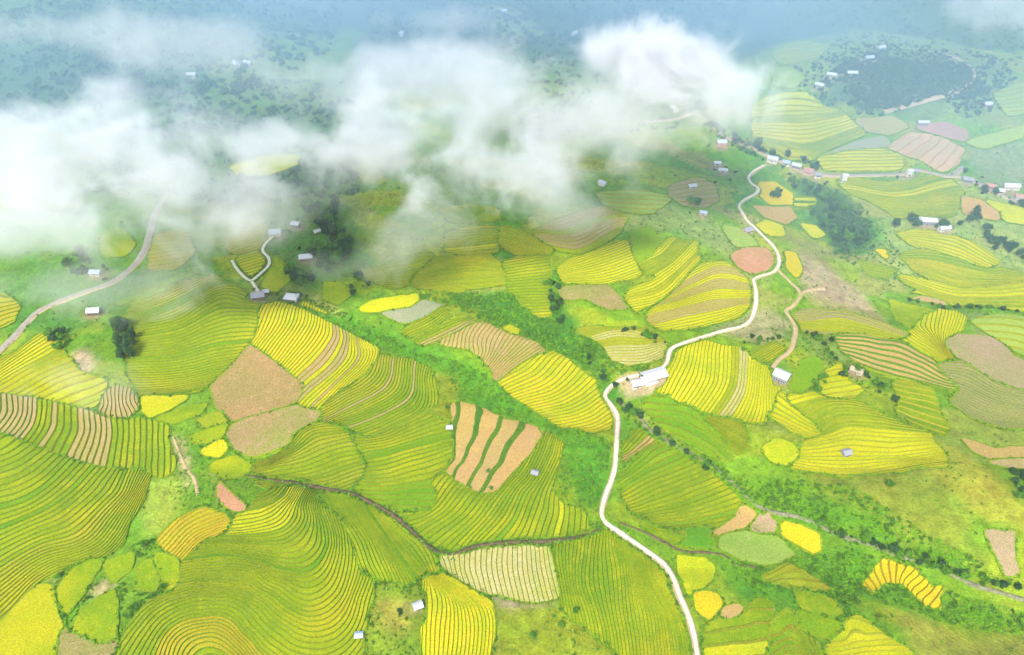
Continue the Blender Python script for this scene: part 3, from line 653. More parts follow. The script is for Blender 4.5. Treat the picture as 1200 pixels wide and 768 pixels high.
def solid(name, col, var=.15, scale=.8, rough=.9, spec=.15):
    m, nt, bs = nodes_of(name)
    rgb = nt.nodes.new('ShaderNodeRGB'); rgb.outputs[0].default_value = (*col, 1)
    c = hsv(nt, rgb.outputs[0], ramp(nt, noise(nt, scale, 5, .65), .3, .7, 1 - var, 1 + var))
    nt.links.new(c, bs.inputs['Base Color']); bs.inputs['Roughness'].default_value = rough
    bs.inputs['Specular IOR Level'].default_value = spec
    MATS[name] = m; return m
solid('road', (.60, .53, .38), .22, .35); solid('roadedge', (.40, .30, .17), .25, .4)
solid('oldroad', (.31, .27, .21), .2, .3); solid('track', (.42, .30, .15), .25, .3); solid('path', (.62, .56, .36), .12, .3)
solid('streambed', (.19, .19, .10), .5, .5); solid('ditch', (.115, .085, .04), .5, .35)
solid('soil', (.52, .30, .18), .3, .4)
for nm, c in dict(roof_white=(.50, .50, .49), roof_blue=(.36, .42, .47), roof_grey=(.27, .27, .28), roof_rust=(.42, .2, .12), roof_pink=(.42, .22, .17), roof_thatch=(.36, .3, .2),
                  wall_pale=(.6, .55, .47), wall_wood=(.2, .14, .09), wall_grey=(.26, .26, .27), wall_pink=(.6, .36, .3), door=(.13, .09, .06), glass=(.05, .06, .07), bark=(.12, .09, .06), concrete=(.62, .6, .57)).items():
    solid(nm, c, .12, 1.2, .7 if 'roof' in nm else .9)

def leaf_mat(name, a, b):
    m, nt, bs = nodes_of(name)
    col = mixc(nt, ramp(nt, noise(nt, .35, 4, .6), .36, .64, 0, 1), a, b)
    oi = nt.nodes.new('ShaderNodeObjectInfo')
    col = hsv(nt, col, ramp(nt, oi.outputs['Random'], 0, 1, .8, 1.2))
    nt.links.new(col, bs.inputs['Base Color']); MATS[name] = m; return m
leaf_mat('leaf_dark', (.022, .062, .02), (.04, .095, .025))
leaf_mat('leaf_mid', (.055, .155, .012), (.09, .21, .014))
leaf_mat('leaf_light', (.09, .245, .008), (.15, .31, .010))
leaf_mat('leaf_lime', (.12, .26, .012), (.2, .32, .016))
leaf_mat('leaf_forest', (.035, .085, .028), (.065, .13, .038))

# terrain material: ground cover colour comes with the mesh, mottled by noise
m, nt, bs = nodes_of('terrain')
at = nt.nodes.new('ShaderNodeAttribute'); at.attribute_name = 'cover'
c = hsv(nt, at.outputs['Color'], ramp(nt, noise(nt, .12, 6, .7), .3, .7, .66, 1.34), ramp(nt, noise(nt, .045, 4), .3, .7, .485, .52))
c = hsv(nt, c, ramp(nt, noise(nt, .7, 4, .8), .28, .72, .62, 1.36))
# faint grassed-over steps along the contours of the open slopes, broken by noise
ct = nt.nodes.new('ShaderNodeAttribute'); ct.attribute_name = 'contour'
fr = nt.nodes.new('ShaderNodeMath'); fr.operation = 'FRACT'; nt.links.new(ct.outputs['Fac'], fr.inputs[0])
ed = nt.nodes.new('ShaderNodeMath'); ed.operation = 'PINGPONG'; nt.links.new(fr.outputs[0], ed.inputs[0]); ed.inputs[1].default_value = .5
lm = ramp(nt, ed.outputs[0], .0, .16, 1, 0)
mk = nt.nodes.new('ShaderNodeMath'); mk.operation = 'MULTIPLY'; nt.links.new(lm, mk.inputs[0]); nt.links.new(ramp(nt, noise(nt, .02, 3), .42, .6, 0, .5), mk.inputs[1])
c = mixc(nt, mk.outputs[0], c, (.07, .15, .01))
nt.links.new(c, bs.inputs['Base Color'])
bp = nt.nodes.new('ShaderNodeBump'); bp.inputs['Strength'].default_value = .9; bp.inputs['Distance'].default_value = 1.2
nt.links.new(noise(nt, .45, 5, .7), bp.inputs['Height']); nt.links.new(bp.outputs[0], bs.inputs['Normal'])
MATS['terrain'] = m

# ------------------------------------------------------------------ terrain
def axis(lo, hi, step, out_lo, out_hi, grow=1.14):
    a = list(np.arange(lo, hi + .1, step)); s = step
    while a[-1] < out_hi: s *= grow; a.append(a[-1] + s)
    s = step; b = [lo]
    while b[-1] > out_lo: s *= grow; b.append(b[-1] - s)
    return np.array(b[:0:-1] + a)
ax_x = axis(-900, 900, 4.0, -6000, 6000); ax_y = axis(120, 1300, 4.0, -700, 7500)
TX, TY = np.meshgrid(ax_x, ax_y)
TZ = hq(TX, TY)
rough = np.clip((TY - 1150) / 400, 0, 1)
TZ = TZ + 1.1 * (fbm(TX / 14, TY / 14, 41) - .5) + rough * 40 * (fbm(TX / 130, TY / 130, 43) - .5)
FSD = np.full(TX.shape, -1e3)
for fi, f in enumerate(FIELDS):
    lo = f['P'].min(0) - 20; hi = f['P'].max(0) + 20
    c0, c1 = np.searchsorted(ax_x, [lo[0], hi[0]]); r0, r1 = np.searchsorted(ax_y, [lo[1], hi[1]])
    if c1 <= c0 or r1 <= r0: continue
    v = fieldD(fi, TX[r0:r1, c0:c1], TY[r0:r1, c0:c1])
    FSD[r0:r1, c0:c1] = np.maximum(FSD[r0:r1, c0:c1], v)
TZ = TZ - 1.8 * np.clip((FSD - 1.0) / 3, 0, 1)

COVER = []   # (photo outline, linear colour, soft edge in metres)
def G(col, poly, soft=8.0): COVER.append((col, poly, soft))
G((.05, .10, .045), [(-60,-20),(1260,-20),(1260,60),(900,70),(700,90),(420,110),(200,120),(-60,150)], 40)
G((.075, .15, .05), [(-60,0),(420,0),(400,60),(280,110),(150,115),(60,150),(-60,170)], 30)
G((.10, .19, .055), [(90,100),(280,90),(420,95),(430,180),(400,235),(280,245),(100,235)], 30)
G((.13, .21, .06), [(560,60),(860,60),(820,140),(640,175),(540,120)], 30)
G((.16, .26, .04), [(250,70),(330,40),(420,40),(400,120),(300,130),(240,110)], 25)
G((.20, .27, .05), [(880,70),(1000,35),(1120,50),(1190,90),(1230,140),(1100,150),(940,110)], 20)
G((.06, .115, .045), [(955,130),(970,85),(1010,60),(1060,70),(1130,75),(1160,110),(1120,125),(1040,128)], 45)
G((.22, .27, .07), [(560,10),(600,5),(640,40),(600,60)], 25)
G((.2, .26, .06), [(250,80),(320,60),(360,75),(300,100)], 25)
G((.09, .22, .03), [(-60,240),(60,280),(140,300),(180,330),(120,380),(40,400),(-60,330)], 20)
G((.10, .20, .03), [(300,230),(420,240),(430,330),(360,345),(300,300)], 18)
G((.05, .14, .035), [(930,205),(975,215),(1010,245),(1030,285),(985,300),(950,260)], 14)
G((.27, .33, .07), [(1060,205),(1230,240),(1230,345),(1060,330),(1020,300),(1040,260)], 25)
G((.33, .28, .10), [(930,290),(960,300),(1000,340),(1040,375),(1030,390),(980,372),(940,345)], 10)
G((.40, .30, .16), [(940,300),(975,320),(1015,345),(1030,368),(985,355),(945,345)], 8)
G((.22, .27, .06), [(700,225),(780,235),(860,275),(900,330),(850,300),(790,270),(720,270)], 14)
G((.17, .24, .04), [(900,360),(1000,370),(1090,395),(1050,440),(980,430),(930,400)], 12)
G((.20, .25, .08), [(1120,365),(1230,380),(1230,425),(1150,393)], 12)
G((.30, .29, .025), [(1060,540),(1075,505),(1120,525),(1165,552),(1200,585),(1240,610),(1240,628),(1160,618),(1125,590),(1100,568)], 9)
G((.21, .24, .02), [(930,550),(1060,545),(1100,568),(1150,625),(1165,670),(1050,640),(980,615)], 14)
G((.28, .27, .03), [(1040,715),(1080,722),(1130,742),(1240,752),(1240,800),(1120,800),(1080,770)], 9)
G((.10, .25, .012), [(880,560),(960,575),(1050,620),(1130,670),(1060,650),(960,618),(900,595)], 10)
G((.085, .26, .012), [(330,350),(450,385),(560,430),(620,470),(720,520),(715,600),(690,600),(650,510),(560,480),(500,430),(400,390)], 8)
G((.06, .20, .02), [(520,340),(600,340),(660,350),(690,400),(720,470),(680,430),(600,385)], 8)
G((.09, .26, .012), [(725,480),(780,520),(840,560),(870,600),(730,560),(726,520)], 7)
G((.09, .24, .012), [(820,640),(900,660),(1000,640),(1120,700),(1200,720),(1240,735),(1130,735),(1000,700),(960,760),(890,720)], 9)
G((.19, .27, .014), [(420,668),(498,676),(498,790),(420,790)], 5)
G((.34, .30, .04), [(440,705),(478,700),(480,735),(452,740)], 6)
G((.13, .26, .012), [(160,490),(300,500),(320,590),(250,620),(200,600),(195,545)], 8)
G((.46, .28, .15), [(248,553),(258,562),(270,580),(285,597),(268,596),(256,584)], 3)
G((.42, .31, .15), [(200,510),(214,512),(226,552),(222,575),(208,545)], 4)
G((.40, .30, .14), [(110,690),(128,672),(140,676),(112,712)], 4)
G((.46, .33, .20), [(86,410),(100,412),(112,425),(100,440),(84,432)], 6)
G((.42, .30, .18), [(575,700),(650,698),(655,708),(600,716)], 4)
G((.50, .36, .22), [(725,440),(780,432),(790,444),(770,462),(735,465)], 4)
G((.30, .27, .12), [(840,385),(900,360),(925,380),(905,405),(860,400)], 10)
COVER += SOFT
G((.20, .25, .10), [(1130,160),(1230,170),(1230,225),(1150,215)], 15)

YARDS = [(303,350),(342,353),(323,277),(347,266),(359,306),(111,369),(113,323),(746,454),(915,448),(490,713),(991,535),(1003,438),(811,222),(824,253),(840,195),(847,203),(845,172),(905,190),(933,199),(947,205),(958,209),(1064,208),(1085,265),(1106,272),(1133,215),(1160,223),(1184,224),(1195,235),(960,103),(974,91),(998,89),(1018,71)]
for yx, yy in YARDS:
    k_ = 9 if yy > 300 else 7
    G((.34, .25, .13), [(yx - k_ * 1.4, yy - k_ * .4), (yx, yy - k_ * .8), (yx + k_ * 1.3, yy - k_ * .2), (yx + k_, yy + k_ * .6), (yx - k_ * .8, yy + k_ * .6)], 5)
base = np.empty(TX.shape + (3,))
n1 = fbm(TX / 45, TY / 45, 61)[..., None]; n2 = fbm(TX / 120, TY / 120, 67)[..., None]
base[:] = np.array((.11, .255, .010)) * (1 - n2) + np.array((.22, .31, .010)) * n2
base = base * (.8 + .4 * n1)
# old plots and fallow strips, too faint to tell apart: a loose patchwork in the ground cover
PAL = np.array([(.17, .30, .01), (.10, .26, .012), (.25, .32, .012), (.32, .33, .02), (.13, .26, .02), (.08, .23, .015), (.34, .35, .012), (.32, .29, .07)])
wxp = TX + 26 * (fbm(TX / 50, TY / 50, 81) - .5); wyp = TY + .25 * TX + 26 * (fbm(TX / 50, TY / 50, 82) - .5)
cu, cv = wxp / 62, wyp / 27
bd = np.full(TX.shape, 9e9); bc = np.zeros(TX.shape + (3,))
for ox in (-1, 0, 1):
    for oy in (-1, 0, 1):
        iu = np.floor(cu) + ox; iv = np.floor(cv) + oy
        dd = (cu - iu - hash2(iu, iv, 3)) ** 2 + (cv - iv - hash2(iu, iv, 4)) ** 2
        pick = dd < bd; bd = np.where(pick, dd, bd)
        bc[pick] = PAL[(hash2(iu, iv, 9) * 7.999).astype(int)][pick]
pw = (.35 + .4 * np.clip((TY - 330) / 250, 0, 1))[..., None]
base = base * (1 - pw) + bc * pw * (.85 + .3 * n1)
farm = np.clip((TY - 1150) / 250, 0, 1)[..., None]
base = base * (1 - farm) + np.array((.075, .13, .045)) * farm * (.6 + .8 * n2)
for col, poly, soft in COVER:
    P = ground(poly)[:, :2]; lo = P.min(0) - 60; hi = P.max(0) + 60
    c0, c1 = np.searchsorted(ax_x, [lo[0], hi[0]]); r0, r1 = np.searchsorted(ax_y, [lo[1], hi[1]])
    if c1 <= c0 or r1 <= r0: continue
    X = TX[r0:r1, c0:c1]; Y = TY[r0:r1, c0:c1]
    w = np.clip(.5 + (sdist(X, Y, P) + soft * 1.5 * (fbm(X / 18, Y / 18, 71) - .5)) / soft, 0, 1)[..., None] * .92
    base[r0:r1, c0:c1] = base[r0:r1, c0:c1] * (1 - w) + np.array(col) * w * (.85 + .3 * n1[r0:r1, c0:c1])
ny, nx = TX.shape
idx = np.arange(nx * ny).reshape(ny, nx)
quads = np.stack([idx[:-1, :-1], idx[:-1, 1:], idx[1:, 1:], idx[1:, :-1]], -1).reshape(-1, 4)
terrain = mesh_obj('terrain', np.stack([TX, TY, TZ], -1).reshape(-1, 3), quads, MATS['terrain'], smooth=True)
tag(terrain, kind='structure')
ca = terrain.data.color_attributes.new('cover', 'FLOAT_COLOR', 'POINT')
ca.data.foreach_set('color', np.concatenate([base, np.ones(TX.shape + (1,))], -1).astype(np.float32).ravel())

cattr = terrain.data.attributes.new('contour', 'FLOAT', 'POINT')
cattr.data.foreach_set('value', ((hq(TX, TY) + 2.2 * (fbm(TX / 40, TY / 40, 97) - .5)) / .62).astype(np.float32).ravel())

# ------------------------------------------------------------------ terraced fields
def split(poly, c, key):
    """cut a polygon of (x,y,s,d) at key = c -> (below, above)"""
    lo, hi = [], []
    n = len(poly)
    for i in range(n):
        a = poly[i]; b = poly[(i + 1) % n]; va = a[key] - c; vb = b[key] - c
        if va <= 0: lo.append(a)
        if va >= 0: hi.append(a)
        if va * vb < 0:
            t = va / (va - vb); q = tuple(a[k] + (b[k] - a[k]) * t for k in range(4)); lo.append(q); hi.append(q)
    return lo, hi

def area(p):
    return abs(sum(p[i][0] * p[(i + 1) % len(p)][1] - p[(i + 1) % len(p)][0] * p[i][1] for i in range(len(p)))) * .5

LIFT, BUND = .6, .07
EDGE_PTS = []
for fi, f in enumerate(FIELDS):
    P = f['P']; cen = P.mean(0); dist = math.hypot(cen[0], cen[1]); step = float(np.clip(2.6 * math.hypot(dist, CAM_Z) / 500, 2.2, 6))
    lo = P.min(0) - step - 19; hi = P.max(0) + step + 19
    xs = np.arange(lo[0], hi[0] + step, step); ys = np.arange(lo[1], hi[1] + step, step)
    X, Y = np.meshgrid(xs, ys)
    X = X + step * .3 * (hash2(np.arange(X.size).reshape(X.shape), X * 0, fi) - .5)
    D = fieldD(fi, X, Y)
    amp = f['amp']; rw = f['riser']
    if f['tps'] is not None:
        S = f['tps'](X, Y)
        S = S + 1.0 * (fbm(X / 48, Y / 48, fi + 90) - .5) + .32 * (fbm(X / 13, Y / 13, fi + 190) - .5)
    else:
        S = np.full(X.shape, .4); amp = 0
    levels = {}; RIM = .55 + .25 * (f['guides'] is None) + step * .12
    def put(poly):
        sm = sum(q[2] for q in poly) / len(poly); k = math.floor(sm); fr = sm - k
        if fr > 1 - rw: k2, cls = k + 1, 1
        elif fr < BUND: k2, cls = k, 1
        else: k2, cls = k, 0
        if sum(q[3] for q in poly) / len(poly) < RIM: cls = 2
        levels.setdefault(k2, []).append((poly, cls))
    nyy, nxx = X.shape
    Xl, Yl, Sl, Dl = X.tolist(), Y.tolist(), S.tolist(), D.tolist()
    keep = np.maximum(np.maximum(D[:-1, :-1], D[1:, :-1]), np.maximum(D[:-1, 1:], D[1:, 1:])) > 0
    for j, i in zip(*np.nonzero(keep)):
        j = int(j); i = int(i)
        c = [(Xl[a][b], Yl[a][b], Sl[a][b], Dl[a][b]) for a, b in ((j, i), (j, i + 1), (j + 1, i + 1), (j + 1, i))]
        todo = []
        for tri in ([c[0], c[1], c[2]], [c[0], c[2], c[3]]):
            if min(q[3] for q in tri) < 0:
                tri = split(tri, 0.0, 3)[1]
                if len(tri) < 3: continue
            if min(q[3] for q in tri) < RIM < max(q[3] for q in tri): parts = [t_ for t_ in split(tri, RIM, 3) if len(t_) >= 3]
            else: parts = [tri]
            if amp == 0:
                for t_ in parts: put(t_)
                continue
            todo += parts
        for tri in todo:
            s0 = min(q[2] for q in tri); s1 = max(q[2] for q in tri)
            cur = tri
            for k in range(math.floor(s0), math.floor(s1) + 1):
                for bq in (k, k + BUND, k + 1 - rw):
                    if s0 < bq < s1 and len(cur) >= 3:
                        a, cur = split(cur, bq, 2)
                        if len(a) >= 3: put(a)
            if len(cur) >= 3: put(cur)
    ar = {k: sum(area(p) for p, c in v if c == 0) for k, v in levels.items()}
    for k in sorted(levels):                                   # slivers join their neighbour
        if ar[k] < 14 and len(levels) > 1:
            for n in (k + 1, k - 1):
                if n in levels and n != k and ar.get(n, 0) > 0:
                    levels[n] += levels.pop(k); ar[n] += ar.pop(k); break
    base_z = float(hq(cen[0], cen[1]))
    root = empty('rice_paddy' if f['cat'] == 'rice field' else f['cat'].replace(' ', '_'), (cen[0], cen[1], base_z))
    tag(root, f['label'], f['cat'], kind='thing')
    ks = sorted(levels); rnd = random.Random(fi)
    for k in ks:
        verts, faces, mi = [], [], []; cache = {}
        def zz(q):
            s = q[2]; k0 = math.floor(s); fr = s - k0
            if amp == 0: p = s
            elif fr < BUND: p = k0 + .41 + .16 * (1 - fr / BUND)
            elif fr <= 1 - rw: p = k0 + .41
            else: p = k0 + .41 + 1.16 * (fr - 1 + rw) / rw
            return amp * (p - s)
        def vid(x, y, z):
            key = (round(x, 2), round(y, 2), round(z, 2)); r = cache.get(key)
            if r is None: r = cache[key] = len(verts); verts.append((x, y, z))
            return r
        allp = levels[k]
        flatp = [q for p, c in allp for q in p]
        hz = hq(np.array([q[0] for q in flatp]), np.array([q[1] for q in flatp])); ii = 0
        for p, c in allp:
            ids = []; zs = []
            for q in p:
                z = float(hz[ii]) + LIFT + zz(q); ii += 1
                zs.append(z); ids.append(vid(q[0] - cen[0], q[1] - cen[1], z - base_z))
            u = [t for n, t in enumerate(ids) if t != ids[n - 1]]
            if len(u) >= 3 and len(set(u)) == len(u): faces.append(u); mi.append(c)
            for n in range(len(p)):
                a, b = p[n], p[(n + 1) % len(p)]
                if abs(a[3]) < 1e-6 and abs(b[3]) < 1e-6 and ids[n] != ids[(n + 1) % len(p)]:
                    EDGE_PTS.append((a[0], a[1]))
                    a2 = len(verts); verts.append((a[0] - cen[0], a[1] - cen[1], zs[n] - base_z - 2.6)); verts.append((b[0] - cen[0], b[1] - cen[1], zs[(n + 1) % len(p)] - base_z - 2.6))
                    faces.append([ids[n], a2, a2 + 1, ids[(n + 1) % len(p)]]); mi.append(2)
        if not faces: continue
        col = f['col']
        if f['mix'] and float(vnoise(k / 3.3 + fi * 7.1, fi * 3.7, 5)) < f['mix'][1] * .9: col = f['mix'][0]
        for a, b, cc in f['ranges']:
            if a <= k < b: col = cc
        par = list(range(len(verts)))
        def find(a):
            while par[a] != a: par[a] = par[par[a]]; a = par[a]
            return a
        for fc in faces:
            r0_ = find(fc[0])
            for t in fc[1:]: par[find(t)] = r0_
        comp = {}
        for n_, fc in enumerate(faces): comp.setdefault(find(fc[0]), []).append(n_)
        main = max(comp.values(), key=len)
        for grp in comp.values():
            if grp is not main and len(grp) < 5: continue
            used = sorted({t for n_ in grp for t in faces[n_]}); mp = {t: q for q, t in enumerate(used)}
            mesh_obj('terrace' if len(ks) > 1 else 'paddy_surface', [verts[t] for t in used], [[mp[t] for t in faces[n_]] for n_ in grp], [MATS[col], MATS[f['rk']], MATS['rim']], root, midx=[mi[n_] for n_ in grp])

# ------------------------------------------------------------------ roads, tracks, stream beds
def ribbon(name, line, width, mat, edge_mat, lift=.9, shoulder=.9, wob=.0, kind='structure'):
    P = smooth_line(ground(line)[:, :2], 8); P = resample(P, 2.5)
    T = np.gradient(P, axis=0); T /= np.linalg.norm(T, axis=1)[:, None]; N = np.stack([-T[:, 1], T[:, 0]], 1)
    n = len(P); w = width / 2 * (1 + wob * (fbm(np.arange(n) / 5., np.zeros(n), 7) - .5) * 2)
    zc = hq(P[:, 0], P[:, 1]); k = np.ones(9) / 9
    zc = np.convolve(np.pad(zc, 4, mode='edge'), k, 'valid')
    rows = []
    for off, dz in ((-1, -1.8), (-1, 0.0), (0, .05), (1, 0.0), (1, -1.8)):
        wd = w * abs(off) + (shoulder if dz < -1 else 0)
        Q = P + N * (np.sign(off) * wd)[:, None]
        rows.append(np.column_stack([Q, zc + lift + dz]))
    V = np.stack(rows, 1).reshape(-1, 3)
    f_, mi = [], []
    for i in range(n - 1):
        for j in range(4):
            a = i * 5 + j; f_.append((a, a + 5, a + 6, a + 1)); mi.append(1 if j in (0, 3) else 0)
    return tag(mesh_obj(name, V, np.array(f_), [mat, edge_mat], midx=mi), kind=kind)
M_ = MATS
ribbon('road', ROAD, 2.5, M_['road'], M_['roadedge'], .95, 1.3, .3)
ribbon('road', OLDROAD, 4.2, M_['oldroad'], M_['roadedge'], .95, 2, .12)
ribbon('road', VILLAGE, 4.5, M_['oldroad'], M_['roadedge'], .95, 1.5)
ribbon('road', HAMLET, 4.5, M_['oldroad'], M_['roadedge'], .95, 1.5)
ribbon('road', HILLROAD, 5, M_['track'], M_['roadedge'], .95, 2)
ribbon('footpath', LOOP, 2.6, M_['path'], M_['bundg'], .9, .8)
ribbon('footpath', SPUR, 2.6, M_['path'], M_['bundg'], .9, .8)
ribbon('path', TRACK, 1.8, M_['track'], M_['roadedge'], .8, 1.5, .3)
ribbon('path', TRACK2, 2.5, M_['track'], M_['roadedge'], .8, 1.5, .3)
ribbon('stream_water', STREAM, 2.2, M_['streambed'], M_['streambed'], .35, 1, .8)
ribbon('ditch_water', DITCH, 1.8, M_['ditch'], M_['ditch'], .75, .6, .9)
ribbon('ditch_water', DITCH2, 1.5, M_['track'], M_['roadedge'], .4, 1, .8)
ribbon('ditch_water', DITCH3, 1.0, M_['ditch'], M_['ditch'], .6, .8, .7)

# ------------------------------------------------------------------ houses
def box(x0, x1, y0, y1, z0, z1):
    v = [(x, y, z) for z in (z0, z1) for x, y in ((x0, y0), (x1, y0), (x1, y1), (x0, y1))]
    return v, [(0, 3, 2, 1), (4, 5, 6, 7), (0, 1, 5, 4), (1, 2, 6, 5), (2, 3, 7, 6), (3, 0, 4, 7)]
def house(px, w, d, h, roof, wall, yaw, label, rise=None, hip=0.0, name='house', cat='house', group=None, open_sides=False):
    k_h = .86 if px[1] > 260 else .68; w, d, h = w * k_h, d * k_h, h * (k_h + .1); g = ground([px])[0]; rise = rise or d * .28
    t = tag(empty(name, (g[0], g[1], g[2] + .1), R(yaw)), label, cat, group)
    x, y = w / 2, d / 2
    if open_sides:
        for sx in (-1, 1):
            for sy in (-1, 1):
                v, f_ = box(sx * (x - .3) - .15, sx * (x - .3) + .15, sy * (y - .3) - .15, sy * (y - .3) + .15, -1, h)
                mesh_obj('post', v, f_, M_[wall], t)
        v, f_ = box(-x, x, -y, y, -1, .25); mesh_obj('floor_slab', v, f_, M_['concrete'], t)
    else:
        v = [(-x, -y, -1.5), (x, -y, -1.5), (x, y, -1.5), (-x, y, -1.5), (-x, -y, h), (x, -y, h), (x, y, h), (-x, y, h), (-x + hip, 0, h + rise - .05), (x - hip, 0, h + rise - .05)]
        f_ = [(0, 1, 5, 4), (2, 3, 7, 6), (1, 2, 6, 9, 5), (3, 0, 4, 8, 7)]
        mesh_obj('wall', v, f_, M_[wall], t)
        v, f_ = box(-.55, .55, -y - .06, -y + .05, -.2, 2.0); mesh_obj('door', v, f_, M_['door'], t)
        nw = 2 if w > 6 else 1
        for i in range(nw):
            for sx in (-1, 1):
                cx = sx * x * (.5 if nw == 1 else (.36 + .34 * i))
                v, f_ = box(cx - .5, cx + .5, -y - .06, -y + .05, .9, 1.9); mesh_obj('window', v, f_, M_['glass'], t)
        for sx in (-1, 1):
            v, f_ = box(sx * x - .06, sx * x + .06, -.5, .5, .9, 1.9); mesh_obj('window', v, f_, M_['glass'], t)
    o = .7; e = h - o * rise / y; xr = x + .6
    v = []
    for dz in (0, .16):
        v += [(-xr, -y - o, e + dz), (xr, -y - o, e + dz), (xr, y + o, e + dz), (-xr, y + o, e + dz), (-xr + hip * 1.1, 0, h + rise + dz), (xr - hip * 1.1, 0, h + rise + dz)]
    f_ = [(6, 7, 11, 10), (8, 9, 10, 11), (0, 4, 5, 1), (2, 5, 4, 3), (0, 1, 7, 6), (2, 3, 9, 8), (1, 5, 11, 7), (5, 2, 8, 11), (3, 4, 10, 9), (4, 0, 6, 10)]
    if hip: f_ += [(1, 2, 5), (7, 8, 11), (3, 0, 4), (9, 6, 10)]
    rf = mesh_obj('roof', v, f_, M_[roof], t)
    v, f_ = box(-xr + hip * 1.1, xr - hip * 1.1, -.16, .16, h + rise + .1, h + rise + .26); mesh_obj('ridge_cap', v, f_, M_[roof], rf)
    return t
H_ = house
H_((303,349), 11, 8, 3.4, 'roof_grey', 'wall_wood', 12, 'grey-roofed farmhouse at the end of the looping footpath')
H_((312,344), 5, 4, 2.6, 'roof_white', 'wall_wood', 12, 'little white-roofed outbuilding behind the grey-roofed farmhouse', name='shed', cat='shed')
H_((342,351), 12, 8.5, 3.4, 'roof_white', 'wall_pale', -8, 'white-roofed house with orange earth in front at the terrace top', hip=2.4)
H_((323,275), 11, 8, 3.6, 'roof_blue', 'wall_pale', 5, 'pale blue-roofed house at the head of the footpath')
H_((347,265), 8, 6, 3, 'roof_white', 'wall_wood', -15, 'small white-roofed cottage in front of the dark grove')
H_((372,274), 6, 5, 3, 'roof_white', 'wall_wood', 30, 'tiny white-roofed hut inside the dark grove edge', name='hut', cat='hut')
H_((359,304), 12, 7, 3.4, 'roof_white', 'wall_wood', 10, 'long white-roofed house in a clearing below the grove')
H_((111,367), 10, 7, 3.2, 'roof_white', 'wall_wood', 5, 'white-roofed house alone in the mist near the dark tree clump')
H_((113,322), 9, 6, 3.2, 'roof_blue', 'wall_pale', -5, 'white-blue house at the edge of the old road in mist')
H_((766,444), 20, 11, 4.6, 'roof_white', 'concrete', 22, 'wide white-roofed open pavilion at the road bend', rise=1.8, name='pavilion', cat='pavilion', open_sides=True)
H_((746,452), 9, 7, 3.6, 'roof_white', 'wall_pale', 10, 'small pale house next to the open pavilion')
H_((915,444), 12, 10, 5, 'roof_white', 'wall_grey', -38, 'tall white metal-roofed shed with dark front below the dirt track', name='barn', cat='barn')
H_((490,712), 5, 4, 2.4, 'roof_white', 'wall_wood', 25, 'little tin-roofed field hut among shrubs by the golden fan', name='hut', cat='hut')
H_((421,746), 4, 3, 2.0, 'roof_blue', 'wall_wood', 5, 'tiny pale shelter at the edge of the great wave-shaped field', name='hut', cat='hut')
H_((627,556), 4.5, 3.5, 2.3, 'roof_grey', 'wall_wood', -20, 'small grey field hut in the curving green terraces', name='hut', cat='hut')
H_((527,503), 4, 3, 2.2, 'roof_white', 'wall_wood', 0, 'tiny white hut beside the tan harvested strips', name='hut', cat='hut')
H_((991,533), 6, 5, 3, 'roof_grey', 'wall_grey', 15, 'grey field hut on the straight steps of the yellow swirl', name='hut', cat='hut')
H_((1003,436), 10, 6, 2.8, 'roof_thatch', 'wall_pale', -30, 'low brown-pink roofed house below the long tan bands', rise=1.4)
H_((811,220), 11, 7, 3.4, 'roof_white', 'wall_pale', 12, 'white-roofed house on top of the tan domed terraces')
H_((824,251), 9, 6, 3, 'roof_blue', 'wall_pale', -15, 'blue-grey roofed house below the tan domed terraces')
H_((876,272), 9, 7, 3.2, 'roof_grey', 'wall_pink', 20, 'grey-roofed house beside the upper white road')
H_((840,193), 10, 6, 3.2, 'roof_white', 'wall_pale', 5, 'white-roofed house on the bare strip below the village road')
H_((847,201), 13, 6, 3.0, 'roof_white', 'wall_pale', -12, 'long pale house with a wide forecourt below the village road')
H_((845,170), 14, 10, 5.5, 'roof_white', 'wall_pink', 4, 'pink-walled house where the village road comes down')
H_((905,189), 15, 9, 5, 'roof_white', 'wall_pale', -25, 'large white-roofed house at the top of the white road')
H_((921,193), 10, 7, 4.5, 'roof_blue', 'wall_pale', -25, 'blue-roofed village house second down the lane from the white road')
H_((933,197), 13, 8, 5, 'roof_white', 'wall_grey', -28, 'pale grey village house third down the lane from the white road')
H_((947,203), 13, 9, 5, 'roof_pink', 'wall_pink', -20, 'pink-roofed village house at the lane bend')
H_((958,207), 9, 7, 4, 'roof_grey', 'wall_pale', -20, 'grey-roofed village house next to the pink-roofed one')
H_((988,213), 7, 6, 10, 'roof_white', 'wall_pale', 0, 'narrow tall white house standing alone on the lane')
H_((1064,206), 8, 6, 8, 'roof_white', 'wall_pale', 10, 'tall white house by the lane below the peach field')
H_((1072,203), 7, 5, 4, 'roof_grey', 'wall_pale', 10, 'small grey-roofed house beside the tall white lane house')
H_((1085,262), 19, 8, 4.5, 'roof_white', 'wall_grey', -8, 'long white-roofed farm building under dark trees', name='farmhouse', cat='farm building')
H_((1106,270), 12, 6, 3.5, 'roof_white', 'wall_pale', 12, 'lower white-roofed annex beside the long farm building')
H_((1133,213), 14, 8, 4.5, 'roof_grey', 'wall_grey', -20, 'grey-roofed house in the trees at the hamlet entrance')
H_((1160,221), 12, 8, 4.5, 'roof_pink', 'wall_pink', -15, 'pink-roofed hamlet house beside the long white hall')
H_((1171,226), 10, 7, 4.0, 'roof_white', 'wall_pink', -15, 'white-roofed pink-walled hamlet house along the road')
H_((1184,221), 22, 9, 5, 'roof_white', 'wall_pale', -5, 'long white-roofed hamlet hall', name='hall', cat='hall')
H_((1195,233), 14, 8, 4.5, 'roof_pink', 'wall_pale', -12, 'rose-roofed hamlet house beyond the long white hall')
